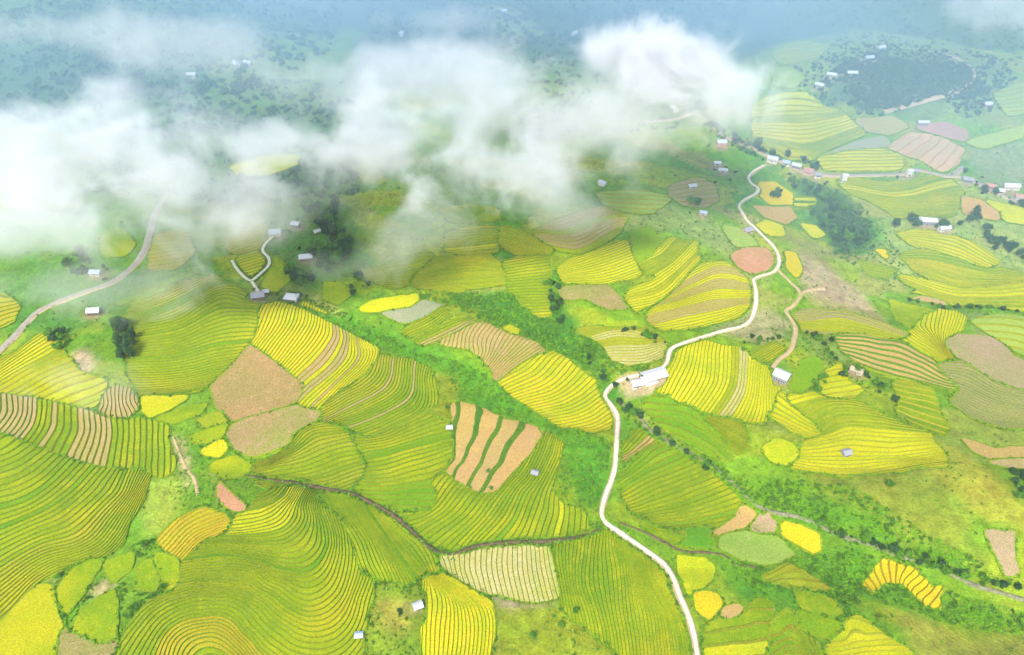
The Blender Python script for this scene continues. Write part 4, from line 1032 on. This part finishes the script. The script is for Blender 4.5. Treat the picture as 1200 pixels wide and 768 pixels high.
H_((1081,146), 17, 7, 4.0, 'roof_white', 'wall_grey', 0, 'long white shed by the dull rose-coloured field', name='shed', cat='shed')
H_((1156,125), 12, 8, 5, 'roof_white', 'wall_pink', 10, 'pale pink house at the foot of the dark wood')
for k, (p, w, lab, rf) in enumerate([((960,102), 14, 'white-roofed house on the pale knoll below the forested hill', 'roof_white'), ((974,90), 15, 'white-roofed house at the lower edge of the dark forest', 'roof_white'),
     ((998,88), 16, 'wide white-roofed house in a gap of the dark forest', 'roof_white'), ((1018,70), 14, 'blue-roofed house high in the forest clearing', 'roof_blue'), ((1032,58), 15, 'white-roofed house on the ridge crest track', 'roof_white'),
    ]):
    H_(p, w, 8, 4.2 if k != 6 else 10, rf, 'wall_pale', k * 17 - 40, lab, group='houses on the forested hill')
for k, (p, w, lab) in enumerate([((277,77), 18, 'white-roofed house by a pale field seen through cloud'), ((291,76), 15, 'second white-roofed house by the pale field seen through cloud'), ((225,90), 14, 'lone white-roofed house in the shaded valley forest'),
     ((590,15), 14, 'white house by the highest clearing above the clouds'), ((673,41), 15, 'white house at the cloud rim below the blue mountain'), ((470,42), 14, 'white-roofed house in a hole in the cloud'),
     ((790,129), 16, 'white-roofed house under the bright cloud by the village road'), ((706,217), 10, 'white-roofed house by orange earth at the cloud fringe')]):
    H_(p, w, 8, 4.2, ('roof_blue' if 'blue roof' in lab else 'roof_grey' if 'grey' in lab else 'roof_white'), 'wall_pale', k * 29 - 60, lab)

# ------------------------------------------------------------------ vegetation
def leaf_cloud(n, rad, rng, size, lumps=7, flat_=.75):
    """triangles spread over several uneven lumps -> verts, faces"""
    c = rng.normal(size=(lumps, 3)); c /= np.linalg.norm(c, axis=1)[:, None]; c *= rng.uniform(.15, .62, (lumps, 1)); c[:, 2] *= .8
    r = rng.uniform(.32, .58, lumps)
    k = rng.integers(0, lumps, n)
    d = rng.normal(size=(n, 3)); d /= np.linalg.norm(d, axis=1)[:, None]
    p = c[k] + d * (r[k] * rng.uniform(.7, 1.05, n))[:, None]
    p[:, 2] *= flat_
    nrm = d + rng.normal(size=(n, 3)) * .45; nrm[:, 2] += .35; nrm /= np.linalg.norm(nrm, axis=1)[:, None]
    u = np.cross(nrm, rng.normal(size=(n, 3))); u /= np.linalg.norm(u, axis=1)[:, None]; w = np.cross(nrm, u)
    s = (size * rng.uniform(.6, 1.35, n))[:, None]
    V = np.stack([p - u * s - w * s * .6, p + u * s - w * s * .6, p + w * s * 1.1, ], 1) * rad
    return V.reshape(-1, 3), np.arange(n * 3).reshape(n, 3)

tv = []
for i in range(6):
    rng = np.random.default_rng(100 + i)
    V, Fc = leaf_cloud(420, 1.0, rng, .13, 8 + i % 3, [.8, .95, .75, 1.3, .85, 1.5][i])
    V[:, 2] += [.95, 1.1, .9, 1.5, 1.0, 1.7][i]
    me = bpy.data.meshes.new('crown'); me.from_pydata(V.tolist(), [], Fc.tolist()); me.update()
    tvv, tf = [], []                                          # trunk with limbs
    def limb(a, b, ra, rb):
        a = Vector(a); b = Vector(b); z = (b - a).normalized(); x = z.orthogonal().normalized(); y = z.cross(x); n0 = len(tvv)
        for q, r_ in ((a, ra), (b, rb)):
            for t in range(6): tvv.append(tuple(q + (x * math.cos(t * 1.0472) + y * math.sin(t * 1.0472)) * r_))
        for t in range(6): tf.append((n0 + t, n0 + (t + 1) % 6, n0 + 6 + (t + 1) % 6, n0 + 6 + t))
    hh = [.95, 1.1, .9, 1.5, 1.0, 1.7][i]
    limb((0, 0, -.25), (.03, .02, hh * .55), .085, .06)
    limb((.03, .02, hh * .55), (0, 0, hh * 1.2), .06, .02)
    for t in range(4):
        a_ = t * 1.6 + i; limb((.03, .02, hh * (.45 + .08 * t)), (.45 * math.cos(a_), .45 * math.sin(a_), hh * (.8 + .08 * t)), .04, .015)
    mt = bpy.data.meshes.new('trunk'); mt.from_pydata(tvv, [], tf); mt.update(); mt.materials.append(M_['bark'])
    tv.append((me, mt))
crown_by_mat = {}
def crown_mesh(i, mat):
    k = (i, mat)
    if k not in crown_by_mat:
        c = tv[i][0].copy(); c.materials.append(M_[mat]); crown_by_mat[k] = c
    return crown_by_mat[k]
def tree(px, rad, mat, label, group=None, name='tree', var=None, rnd=random):
    g = ground([px])[0]; i = rnd.choice((0, 1, 2, 4)) if var is None else var
    t = tag(empty(name, (g[0], g[1], g[2] - .1), rnd.uniform(0, 6.28)), label, 'tree' if 'tree' in name else 'bush', group)
    s = rad * rnd.uniform(.8, 1.2); t.scale = (s, s, s * rnd.uniform(.85, 1.2))
    for nm, me in (('crown', crown_mesh(i, mat)), ('trunk', tv[i][1])):
        o = bpy.data.objects.new(nm, me); COL.objects.link(o); o.parent = t
    return t
def grove(poly, n, rad, mats, label, group, var=None, name='tree'):
    P = np.array(poly, float); lo, hi = P.min(0), P.max(0); k = 0; rnd = random.Random(len(label) + n)
    while k < n:
        p = (rnd.uniform(lo[0], hi[0]), rnd.uniform(lo[1], hi[1]))
        if inside(np.array([p[0]]), np.array([p[1]]), P)[0]:
            tree(p, rad * rnd.uniform(.7, 1.3), rnd.choice(mats), label, group, name, rnd=rnd, var=var); k += 1
def treeline(line, n, rad, mats, label, group, spread=4, var=None, name='tree'):
    L = resample(np.array(line, float), 1.0); rnd = random.Random(len(label) * 3 + n)
    for k in range(n):
        q = L[min(len(L) - 1, int(rnd.random() * len(L)))]
        tree((q[0] + rnd.gauss(0, spread), q[1] + rnd.gauss(0, spread * .6)), rad * rnd.uniform(.6, 1.35), rnd.choice(mats), label, group, name, rnd=rnd, var=var)
D_, MI, LI = 'leaf_dark', 'leaf_mid', 'leaf_light'
grove([(136,380),(152,382),(160,400),(158,425),(146,434),(137,415)], 17, 4.2, [D_], 'dark blue-green tree in the lone clump between the fan and the wavy tan patch', 'lone dark clump trees', 5)
grove([(58,388),(76,378),(86,400),(74,415),(60,405)], 7, 3.6, [D_, MI], 'dark tree at the misty end of the straight yellow rows', 'misty road trees')
grove([(350,240),(400,245),(415,280),(405,310),(380,322),(365,300),(380,285),(360,262)], 50, 5.4, [D_, D_, MI], 'dark tree in the large grove around the misty houses', 'trees of the misty grove')
grove([(332,318),(358,318),(372,340),(352,338)], 14, 4.2, [D_, MI], 'dark tree between the long white-roofed house and the terrace top', 'trees below the clearing')
grove([(400,335),(430,320),(450,345),(420,352)], 5, 3.6, [D_, MI], 'tree at the foot of the mist beside the yellow-green paddy', 'trees at the mist foot')
grove([(60,300),(110,290),(125,310),(90,330),(60,345)], 8, 4.6, [D_], 'dim tree in the mist beside the old road', 'trees in the road mist')
treeline([(722,470),(745,485),(762,505),(790,525),(830,548)], 26, 2.6, [D_, D_, MI], 'dark tree on the upper stream between road and deep green paddies', 'upper stream trees', 3)
treeline([(1010,633),(1040,645),(1080,660),(1110,672),(1160,685),(1200,692)], 32, 2.8, [D_, MI], 'dark tree on the lower stream above the golden scalloped paddies', 'lower stream trees', 4)
treeline([(930,602),(970,620),(1000,632)], 10, 2.2, [MI, D_], 'tree on the stream between rhombus paddy and lower stream', 'middle stream trees', 4)
grove([(945,215),(985,240),(1020,270),(1010,285),(975,285),(950,250)], 24, 4.0, [D_, MI, MI], 'tree on the wooded bank below the village', 'wooded bank trees')
grove([(970,265),(1020,268),(1025,288),(985,298)], 10, 4.4, [D_], 'dark tree at the foot of the wooded bank', 'wooded bank foot trees')
treeline([(1045,262),(1075,266),(1115,268),(1140,258),(1160,262)], 14, 4.0, [D_], 'dark tree sheltering the long white farm building', 'farm building trees', 3)
tree((1140,258), 6.5, D_, 'tall pointed dark tree above the farm building trees', var=5)
grove([(1147,270),(1165,272),(1180,290),(1200,295),(1200,305),(1170,300),(1150,282)], 18, 4.0, [D_], 'blue-dark tree in the row below the orange harvested field', 'row of blue-dark trees')
treeline(HEDGE, 40, 1.8, [D_, MI], 'bush in the dark hedge line across the far slope', 'hedge bushes', 1.2, name='bush')
treeline([(830,140),(860,165),(890,178),(930,186),(960,200)], 16, 4.2, [D_], 'dark tree along the village road', 'village road trees', 4)
treeline([(905,235),(930,215),(945,218)], 6, 3.4, [D_, MI], 'tree behind the pink-roofed village house', 'trees behind the pink house', 4)
treeline([(1110,198),(1130,205),(1160,232),(1200,243)], 9, 3.6, [D_], 'tree among the hamlet houses', 'hamlet trees', 4)
treeline([(800,128),(830,135),(815,120)], 6, 4.5, [D_], 'dark tree under the bright cloud', 'trees under the bright cloud', 5)
treeline([(815,235),(840,250),(850,240)], 5, 3.4, [D_, MI], 'tree by the blue-grey roofed house', 'trees by the blue-grey house', 4)
treeline([(640,330),(650,350),(655,372),(660,390)], 18, 3.0, [MI, D_], 'bushy tree in the ravine between short level rows and fallow patch', 'ravine trees', 4)
treeline([(680,410),(700,430),(715,455)], 14, 2.8, [MI, D_], 'bushy tree in the ravine beside the road bend', 'ravine mouth trees', 4)
treeline([(735,385),(755,395),(778,405)], 14, 2.4, [MI, D_], 'tree below the rounded spur near the road', 'spur foot trees', 3)
treeline([(940,395),(965,400),(975,425),(990,440)], 22, 2.3, [MI, D_], 'bush below the long dirt track', 'dirt track bushes', 5, name='bush')
treeline([(1000,435),(1040,460),(1052,475)], 16, 2.2, [MI, D_], 'bush on the bank of the mottled yellow paddies', 'bank bushes', 4, name='bush')
treeline([(870,405),(890,400),(915,395)], 14, 1.8, [MI, D_], 'bush on the dry slope above the metal-roofed shed', 'dry slope bushes', 5, name='bush')
grove([(950,445),(970,440),(975,460),(950,460)], 10, 2.4, [MI], 'bush between the metal-roofed shed and the bare house', 'shed bushes', name='bush')
grove([(1185,555),(1210,555),(1210,590),(1188,585)], 12, 3.0, [D_, MI], 'bush in the thicket at the end of the olive hillside', 'thicket bushes', name='bush')
for p, r_, lab in [((70,677), 2.6, 'round shrub at the apex of the shrub row below the diagonal terraces'), ((74,724), 1.6, 'small shrub where the two shrub rows meet'), ((192,690), 2.8, 'round shrub between the square and kite-shaped paddies'),
                   ((172,640), 2.6, 'broad shrub beside the short slanting paddy'), ((524,480), 2.4, 'green shrub in the smooth grassy pasture'), ((575,574), 2.0, 'dark shrub at the foot of the tan harvested strips'), ((572,553), 1.8, 'shrub on the grassy bank between two tan strips'),
                   ((658,735), 2.4, 'round shrub in the olive pasture with a smaller companion'), ((625,747), 2.6, 'wide shrub alone in the olive pasture'), ((675,717), 2.2, 'shrub at the pointed edge of the upright terraces'), ((1042,570), 3.0, 'dark shrub clump on the slope above the stream'), ((1031,730), 3.2, 'round lime-green tree in the dark shrub slope')]:
    tree(p, r_, 'leaf_lime' if 'lime' in lab else MI, lab, name='lime_tree' if 'lime' in lab else 'shrub')

# low shrubs and tufts that nobody could count: joined, one object for each stretch of ground
def scatter(name, regions, mat, tris, label, seed):
    rng = np.random.default_rng(seed); out = []
    tmpl = [leaf_cloud(tris, 1.0, np.random.default_rng(seed + 50 + i), .26, 4, .7)[0] for i in range(5)]
    for poly, n, r0, r1 in regions:
        P = np.array(poly, float); lo, hi = P.min(0), P.max(0)
        q = rng.uniform(lo, hi, (n * 5, 2)); q = q[inside(q[:, 0], q[:, 1], P)][:n]
        if not len(q): continue
        g = ground(q)
        sc_n = 16 if name != 'forest' else 55
        dens = fbm(g[:, 0] / sc_n, g[:, 1] / sc_n, seed) + rng.uniform(-.2, .2, len(g)); g = g[dens > (.40 if name != 'forest' else .42)]
        sdm = on_field(g[:, 0], g[:, 1])
        if name != 'forest':
            for L in (ROAD, OLDROAD, TRACK, LOOP): sdm = np.maximum(sdm, 3.6 - poly_dist(g[:, 0], g[:, 1], ground(L)[:, :2]))
        g = g[sdm < -1.0]
        for a in g:
            s = rng.uniform(r0, r1); t = tmpl[rng.integers(5)]; an = rng.uniform(0, 6.28); ca_, sa = math.cos(an), math.sin(an)
            v = t * s; v = np.column_stack([v[:, 0] * ca_ - v[:, 1] * sa, v[:, 0] * sa + v[:, 1] * ca_, v[:, 2] + s * .35]) + a
            out.append(v)
    if not out: return None
    V = np.vstack(out); o = mesh_obj(name, V, np.arange(len(V)).reshape(-1, 3), M_[mat])
    return tag(o, label, 'shrubs', kind='stuff')
g1 = [(330,352),(400,375),(450,392),(500,412),(560,432),(585,452),(640,492),(680,505),(725,520),(716,560),(705,590),(690,598),(660,590),(648,575),(662,520),(640,505),(600,490),(540,470),(520,430),(440,405),(395,382)]
g2 = [(470,345),(520,342),(600,345),(650,375),(700,400),(785,410),(760,435),(712,455),(690,440),(650,412),(600,392),(530,360)]
g3 = [(726,470),(760,480),(800,520),(870,560),(930,575),(940,605),(880,590),(830,560),(770,520),(728,500)]
g4 = [(900,560),(1000,570),(1060,610),(1150,660),(1180,690),(1080,665),(1000,640),(930,605)]
g5 = [(820,650),(900,665),(990,640),(1100,690),(1240,730),(1240,750),(1120,735),(1010,700),(980,745),(930,690),(890,700)]
scatter('shrubbery', [(g1, 2600, .5, 1.6), (g2, 1500, .7, 2.1)], 'leaf_light', 26, 'bright green shrubs filling the gully from the mist to the road bend', 3)
scatter('shrubbery', [(g1, 1000, .9, 2.6), (g2, 1300, 1.0, 3.0), ([(640,300),(665,330),(655,380),(640,345)], 150, 1, 2.4)], 'leaf_mid', 26, 'deeper green bushes dotted through the gully and bushy ravine', 4)
scatter('shrubbery', [(g3, 1000, .6, 1.6), (g4, 2400, .5, 1.6), (g5, 2600, .5, 1.6)], 'leaf_light', 24, 'bright green scrub on the slopes along the stream', 5)
scatter('shrubbery', [(g3, 350, .9, 2.5), (g4, 450, .9, 2.5), (g5, 700, .9, 2.6)], 'leaf_mid', 24, 'deeper green bushes dotted over the stream slopes', 6)
scatter('shrubbery', [([(40,690),(72,668),(100,660),(72,680),(60,695)], 60, .5, 1.3), ([(78,738),(84,725),(104,692),(122,662),(126,664),(108,702),(88,735)], 130, .6, 1.5), ([(135,690),(142,680),(150,690),(140,735),(136,760),(132,740)], 60, .6, 1.4), ([(138,735),(150,710),(175,700),(150,728)], 60, .7, 1.5),
            ([(155,690),(200,690),(212,695),(180,702),(150,700)], 80, .6, 1.4), ([(155,640),(190,625),(192,648),(158,655)], 90, .6, 1.5), ([(425,672),(470,665),(498,680),(494,700),(430,690)], 170, .5, 1.4), ([(425,700),(440,700),(452,745),(480,735),(490,775),(425,775)], 170, .5, 1.3),
            ([(640,700),(690,725),(710,760),(650,775)], 60, .6, 1.5), ([(735,742),(770,735),(785,775),(742,775)], 150, .5, 1.3), ([(655,640),(668,700),(700,740),(690,735),(660,705)], 90, .5, 1.3)], 'leaf_mid', 24, 'low green bushes round the near paddies and huts', 7)
scatter('shrubbery', [([(160,465),(170,490),(200,500),(190,548),(205,600),(240,595),(300,590),(320,570),(290,555),(235,530),(220,500),(262,480),(250,470),(222,478)], 420, .5, 1.4), ([(300,556),(360,566),(410,578),(450,598),(440,605),(400,590),(340,578)], 260, .5, 1.3), ([(100,440),(160,430),(162,460),(120,460)], 70, .6, 1.4)], 'leaf_light', 24, 'green weeds and shrubs round the red gash and stepped leaf-shaped paddies', 8)
scatter('shrubbery', [([(280,325),(345,340),(400,365),(440,385),(330,355)], 260, .8, 2.0), ([(930,205),(1000,230),(1060,300),(1050,340),(980,300)], 500, 1, 2.6), ([(700,235),(860,270),(900,330),(850,330),(740,275)], 220, .8, 1.8), ([(900,380),(1000,400),(1060,470),(980,450),(920,425)], 350, .7, 1.8), ([(1080,370),(1200,375),(1200,420),(1130,390)], 120, .7, 1.8)], 'leaf_mid', 24, 'scattered bushes on the middle slopes between the roads and the wooded bank', 9)
def tufts(pts, r0, r1, mat, tris, label, seed, name='shrubbery'):
    rng = np.random.default_rng(seed); n = len(pts)
    T = np.stack([leaf_cloud(tris, 1.0, np.random.default_rng(seed + 70 + i), .34, 3, .75)[0] for i in range(8)])
    sz = rng.uniform(r0, r1, n) ; an = rng.uniform(0, 6.28, n); t = T[rng.integers(0, 8, n)]
    ca_, sa = np.cos(an)[:, None], np.sin(an)[:, None]
    V = np.stack([t[..., 0] * ca_ - t[..., 1] * sa, t[..., 0] * sa + t[..., 1] * ca_, t[..., 2] + .3], -1) * sz[:, None, None]
    V[..., 0] += pts[:, 0, None]; V[..., 1] += pts[:, 1, None]; V[..., 2] += hq(pts[:, 0], pts[:, 1])[:, None] + .35
    V = V.reshape(-1, 3)
    return tag(mesh_obj(name, V, np.arange(len(V)).reshape(-1, 3), M_[mat]), label, 'shrubs', kind='stuff')
rngb = np.random.default_rng(77); q = np.array(EDGE_PTS)
q = q[fbm(q[:, 0] / 22, q[:, 1] / 22, 3) + rngb.uniform(-.25, .25, len(q)) > .47]
edge_pts = q + rngb.normal(0, .7, q.shape)
edge_pts = edge_pts[(edge_pts[:, 1] > 130) & (np.abs(edge_pts[:, 0]) < 900)]
half = rngb.random(len(edge_pts)) < .5
tufts(edge_pts[half], .5, 1.7, 'leaf_mid', 9, 'weeds and low bushes straggling along the field banks', 21)
tufts(edge_pts[~half], .5, 1.6, 'leaf_light', 9, 'pale green weeds straggling along the field banks', 22)
yp = ground([(yx + rngb.normal(0, 12), yy - 2 + rngb.normal(0, 6)) for yx, yy in YARDS for _ in range(7)])[:, :2]
yc = ground(YARDS)[:, :2]; yp = yp[np.linalg.norm(yp[:, None] - yc[None], axis=2).min(1) > 8.5]
sdm = on_field(yp[:, 0], yp[:, 1])
yp = yp[sdm < -2]
tufts(yp, 1.2, 2.8, 'leaf_dark', 26, 'dark garden bushes round the houses', 26)
rp = np.vstack([resample(smooth_line(ground(L)[:, :2], 6), 1.6) for L in (ROAD, OLDROAD, TRACK, DITCH, DITCH2, DITCH3, LOOP)])
tt = np.gradient(rp, axis=0); tt /= np.linalg.norm(tt, axis=1)[:, None] + 1e-9
rp = rp + np.stack([-tt[:, 1], tt[:, 0]], 1) * (rngb.choice((-1, 1), len(rp)) * rngb.uniform(2.4, 4.6, len(rp)))[:, None]
rp = rp[fbm(rp[:, 0] / 25, rp[:, 1] / 25, 5) > .45]
tufts(rp, .5, 1.5, 'leaf_mid', 9, 'weeds and bushes on the verges of the roads and ditches', 23)
op = np.column_stack([rngb.uniform(-480, 560, 22000), rngb.uniform(170, 820, 22000)])
keep_ = fbm(op[:, 0] / 28, op[:, 1] / 28, 6) + rngb.uniform(-.22, .22, len(op)) > .56
op = op[keep_]; sdm = on_field(op[:, 0], op[:, 1])
for L in (ROAD, OLDROAD, TRACK, LOOP): sdm = np.maximum(sdm, 4 - poly_dist(op[:, 0], op[:, 1], ground(L)[:, :2]))
op = op[sdm < -1.5]; half = rngb.random(len(op)) < .5
tufts(op[half], .5, 1.5, 'leaf_light', 9, 'tufts of rough grass and fern on the open slopes', 24)
tufts(op[~half], .5, 1.6, 'leaf_mid', 9, 'dark fern and shrub clumps on the open slopes', 25)
def forest(regions, label, seed):
    o = scatter('forest', regions, 'leaf_forest', 34, label, seed); o['category'] = 'forest'
forest([([(940,205),(985,235),(1025,265),(1025,290),(980,300),(950,255)], 150, 2.5, 4.5), ([(830,135),(890,172),(965,198),(960,206),(880,185),(825,150)], 90, 2.5, 4.5)], 'woodland filling the bank and roadside below the village', 15)
forest([([(955,130),(965,90),(1010,62),(1060,72),(1130,75),(1160,108),(1120,128),(1100,112),(1040,128)], 1500, 2.2, 5.0), ([(915,110),(930,60),(1000,38),(1090,50),(1180,70),(1200,120),(1130,140),(1100,112),(1040,136),(960,140)], 1900, 1.6, 4.4)], 'dark blue-green forest covering the far hill beside its winding road', 12)
forest([([(-60,-30),(420,-30),(380,70),(280,110),(150,115),(60,150),(-60,170)], 2600, 3, 6.5), ([(420,-30),(900,-30),(860,40),(560,60),(440,60)], 1700, 3.5, 7)], 'dim blue forest on the mountain flank behind the clouds', 13)
forest([([(900,-30),(1260,-30),(1260,120),(1160,60),(1000,30),(900,60)], 700, 3, 6), ([(120,100),(420,90),(420,230),(280,240),(100,230)], 900, 3, 5.5), ([(560,60),(860,60),(800,150),(620,170)], 600, 3, 5.5)], 'broken woods seen through gaps below the cloud', 14)

# ------------------------------------------------------------------ air: haze and low clouds
hm = bpy.data.materials.new('haze'); hm.use_nodes = True; nt = hm.node_tree; nt.nodes.clear()
out = nt.nodes.new('ShaderNodeOutputMaterial'); pv = nt.nodes.new('ShaderNodeVolumePrincipled')
pv.inputs['Color'].default_value = (.74, .86, 1.0, 1); pv.inputs['Density'].default_value = .00007; pv.inputs['Anisotropy'].default_value = .0
nt.links.new(pv.outputs[0], out.inputs['Volume'])
v, f_ = box(-7000, 7000, -900, 8500, float(TZ.min()) - 5, max(CAM_Z + 25, float(TZ.max()) + 5))
tag(mesh_obj('haze', v, f_, hm), kind='stuff')

cm = bpy.data.materials.new('cloud'); cm.use_nodes = True; nt = cm.node_tree; nt.nodes.clear()
out = nt.nodes.new('ShaderNodeOutputMaterial'); pv = nt.nodes.new('ShaderNodeVolumePrincipled')
pv.inputs['Color'].default_value = (.985, .99, 1.0, 1); pv.inputs['Anisotropy'].default_value = .1
tc = nt.nodes.new('ShaderNodeTexCoord'); ln = nt.nodes.new('ShaderNodeVectorMath'); ln.operation = 'LENGTH'
nt.links.new(tc.outputs['Object'], ln.inputs[0])
fall = ramp(nt, ln.outputs['Value'], .15, 1.0, .78, -.55)
nz = noise(nt, .019, 7, .68); nz.node.inputs['Distortion'].default_value = .4; nz1 = ramp(nt, nz, .25, .75, -.95, .95)
oi = nt.nodes.new('ShaderNodeObjectInfo')
sc = nt.nodes.new('ShaderNodeSeparateColor'); nt.links.new(oi.outputs['Color'], sc.inputs[0])
nz2 = nt.nodes.new('ShaderNodeMath'); nz2.operation = 'MULTIPLY'; nt.links.new(nz1, nz2.inputs[0]); nt.links.new(sc.outputs[1], nz2.inputs[1])
ad = nt.nodes.new('ShaderNodeMath'); ad.operation = 'ADD'; nt.links.new(fall, ad.inputs[0]); nt.links.new(nz2.outputs[0], ad.inputs[1])
mx = nt.nodes.new('ShaderNodeMapRange'); mx.interpolation_type = 'SMOOTHSTEP'; nt.links.new(ad.outputs[0], mx.inputs[0]); mx.inputs[1].default_value = -.05; mx.inputs[2].default_value = .75
mu = nt.nodes.new('ShaderNodeMath'); mu.operation = 'MULTIPLY'; nt.links.new(mx.outputs[0], mu.inputs[0]); nt.links.new(sc.outputs[0], mu.inputs[1])
nt.links.new(mu.outputs[0], pv.inputs['Density']); nt.links.new(pv.outputs[0], out.inputs['Volume'])
CLOUDS = [  # photo centre, half size in pixels, height above ground, density, label
    ((70,175), (190,95), 120, 0.0332, 'broad white cloud bank hanging over the hidden valley road'),
    ((0,265), (170,80), 105, 0.0243, 'grey-white cloud rolling over the slope above the old road'),
    ((215,225), (160,80), 110, 0.0222, 'soft cloud lobe drifting over the curve of the old road'),
    ((305,160), (140,75), 125, 0.0279, 'thin cloud arch joining the valley road bank to the middle bank'),
    ((435,165), (130,100), 120, 0.0303, 'tall cloud mass above the large misty grove'),
    ((520,85), (160,90), 125, 0.0192, 'wide sheet of cloud in the middle of the valley'),
    ((600,195), (180,75), 115, 0.0286, 'long cloud bank resting above the ravine head'),
    ((700,140), (150,95), 125, 0.0261, 'billowing cloud between the veil and the brilliant one'),
    ((785,68), (125,72), 150, 0.0973, 'brilliant white sunlit cloud below the blue mountain'),
    ((858,98), (72,80), 145, 0.0453, 'upright white puff beside the brilliant cloud'),
    ((860,145), (80,45), 110, 0.0092, 'faint fringe of cloud over the upper valley yellow field'),
    ((480,268), (120,48), 85, 0.0117, 'thin mist tongue hanging below the cloud bank'),
    ((655,240), (95,45), 95, 0.0135, 'ragged cloud tail at the domed tan terraces'),
    ((70,35), (210,55), 150, 0.0131, 'thin high cloud film before the shaded mountain'),
    ((240,55), (110,70), 140, 0.0101, 'pale wisp rising by the shaded valley forest'),
    ((130,335), (190,55), 60, 0.0126, 'low mist lying along the old road'),
    ((225,275), (110,60), 80, 0.0156, 'mist curl reaching toward the looping footpath'),
    ((100,450), (100,40), 40, 0.0091, 'faintest mist streak over the striped stubble strip'),
    ((410,305), (95,38), 60, 0.0084, 'mist scrap at the foot of the large grove'),
    ((1190,10), (130,60), 150, 0.0119, 'soft white cloud at the far ridge end'),
    ((520,25), (110,42), 140, 0.0087, 'wispy cloud crest below the highest clearing'),
    ((340,235), (120,60), 100, 0.0087, 'thin grey mist above the blue-roofed house'),
    ((150,130), (120,60), 130, 0.0151, 'ragged cloud shelf over the dim valley woods'),
    ((560,140), (130,70), 125, 0.0157, 'heavy grey cloud heart between the tall mass and the ravine bank'),
    ((385,105), (120,65), 135, 0.0128, 'torn cloud wisp over the pale field houses'),
    ((300,260), (90,50), 85, 0.0091, 'ground mist slipping round the footpath terraces'),
    ((120,205), (310,135), 95, .0085, 'huge thin veil of cloud over the old road and dim woods'),
    ((560,140), (270,115), 110, .0080, 'huge thin veil of cloud round the middle cloud masses'),
]
import bmesh
MIST = [((1060,60), (360,140), 40, .0014, 'thin blue mist filling the air round the forested hill'),
        ((620,10), (440,110), 60, .0028, 'blue mist lying before the mountain behind the clouds'),
        ((130,80), (420,190), 50, .0016, 'blue-grey mist over the shaded mountain flank'),
        ((1060,220), (360,150), 40, .0009, 'faint mist over the village lane and upper fields')]
mm = bpy.data.materials.new('mist'); mm.use_nodes = True; nt = mm.node_tree; nt.nodes.clear()
out = nt.nodes.new('ShaderNodeOutputMaterial'); pv = nt.nodes.new('ShaderNodeVolumePrincipled')
pv.inputs['Color'].default_value = (.50, .74, 1.0, 1)
tc = nt.nodes.new('ShaderNodeTexCoord'); ln = nt.nodes.new('ShaderNodeVectorMath'); ln.operation = 'LENGTH'
nt.links.new(tc.outputs['Object'], ln.inputs[0])
oi = nt.nodes.new('ShaderNodeObjectInfo'); sc = nt.nodes.new('ShaderNodeSeparateColor'); nt.links.new(oi.outputs['Color'], sc.inputs[0])
mu = nt.nodes.new('ShaderNodeMath'); mu.operation = 'MULTIPLY'; nt.links.new(ramp(nt, ln.outputs['Value'], .55, 1.0, 1.0, 0.0), mu.inputs[0]); nt.links.new(sc.outputs[0], mu.inputs[1])
nt.links.new(mu.outputs[0], pv.inputs['Density']); nt.links.new(pv.outputs[0], out.inputs['Volume'])
bm = bmesh.new(); bmesh.ops.create_icosphere(bm, subdivisions=3, radius=1.0)
cme = bpy.data.meshes.new('cloud'); bm.to_mesh(cme); bm.free(); cme.materials.append(cm)
mme = cme.copy(); mme.materials.clear(); mme.materials.append(mm)
for (px, (rx, ry), up, dens, lab) in CLOUDS + MIST:
    is_mist = dens < .005
    d = px_dir([px])[0]; g = ground([px])[0]; t = (CAM_Z - g[2] - up) / -d[2]
    sc_ = t / FPX                                            # metres for one photo pixel at that distance
    o = bpy.data.objects.new('mist' if is_mist else 'cloud', mme if is_mist else cme); COL.objects.link(o)
    az = rx * sc_; b_ = ry * sc_
    o.location = d * t + np.array((0, 0, CAM_Z)); o.scale = (az * 1.25, b_ * 1.55, min(b_ * .75, up * .8) if not is_mist else 170)
    o.color = (dens, .5 if 'veil' in lab else 1.0, 0, 1)
    tag(o, lab, 'mist' if is_mist else 'cloud', kind='thing')
print('script done; objects', len(bpy.data.objects))
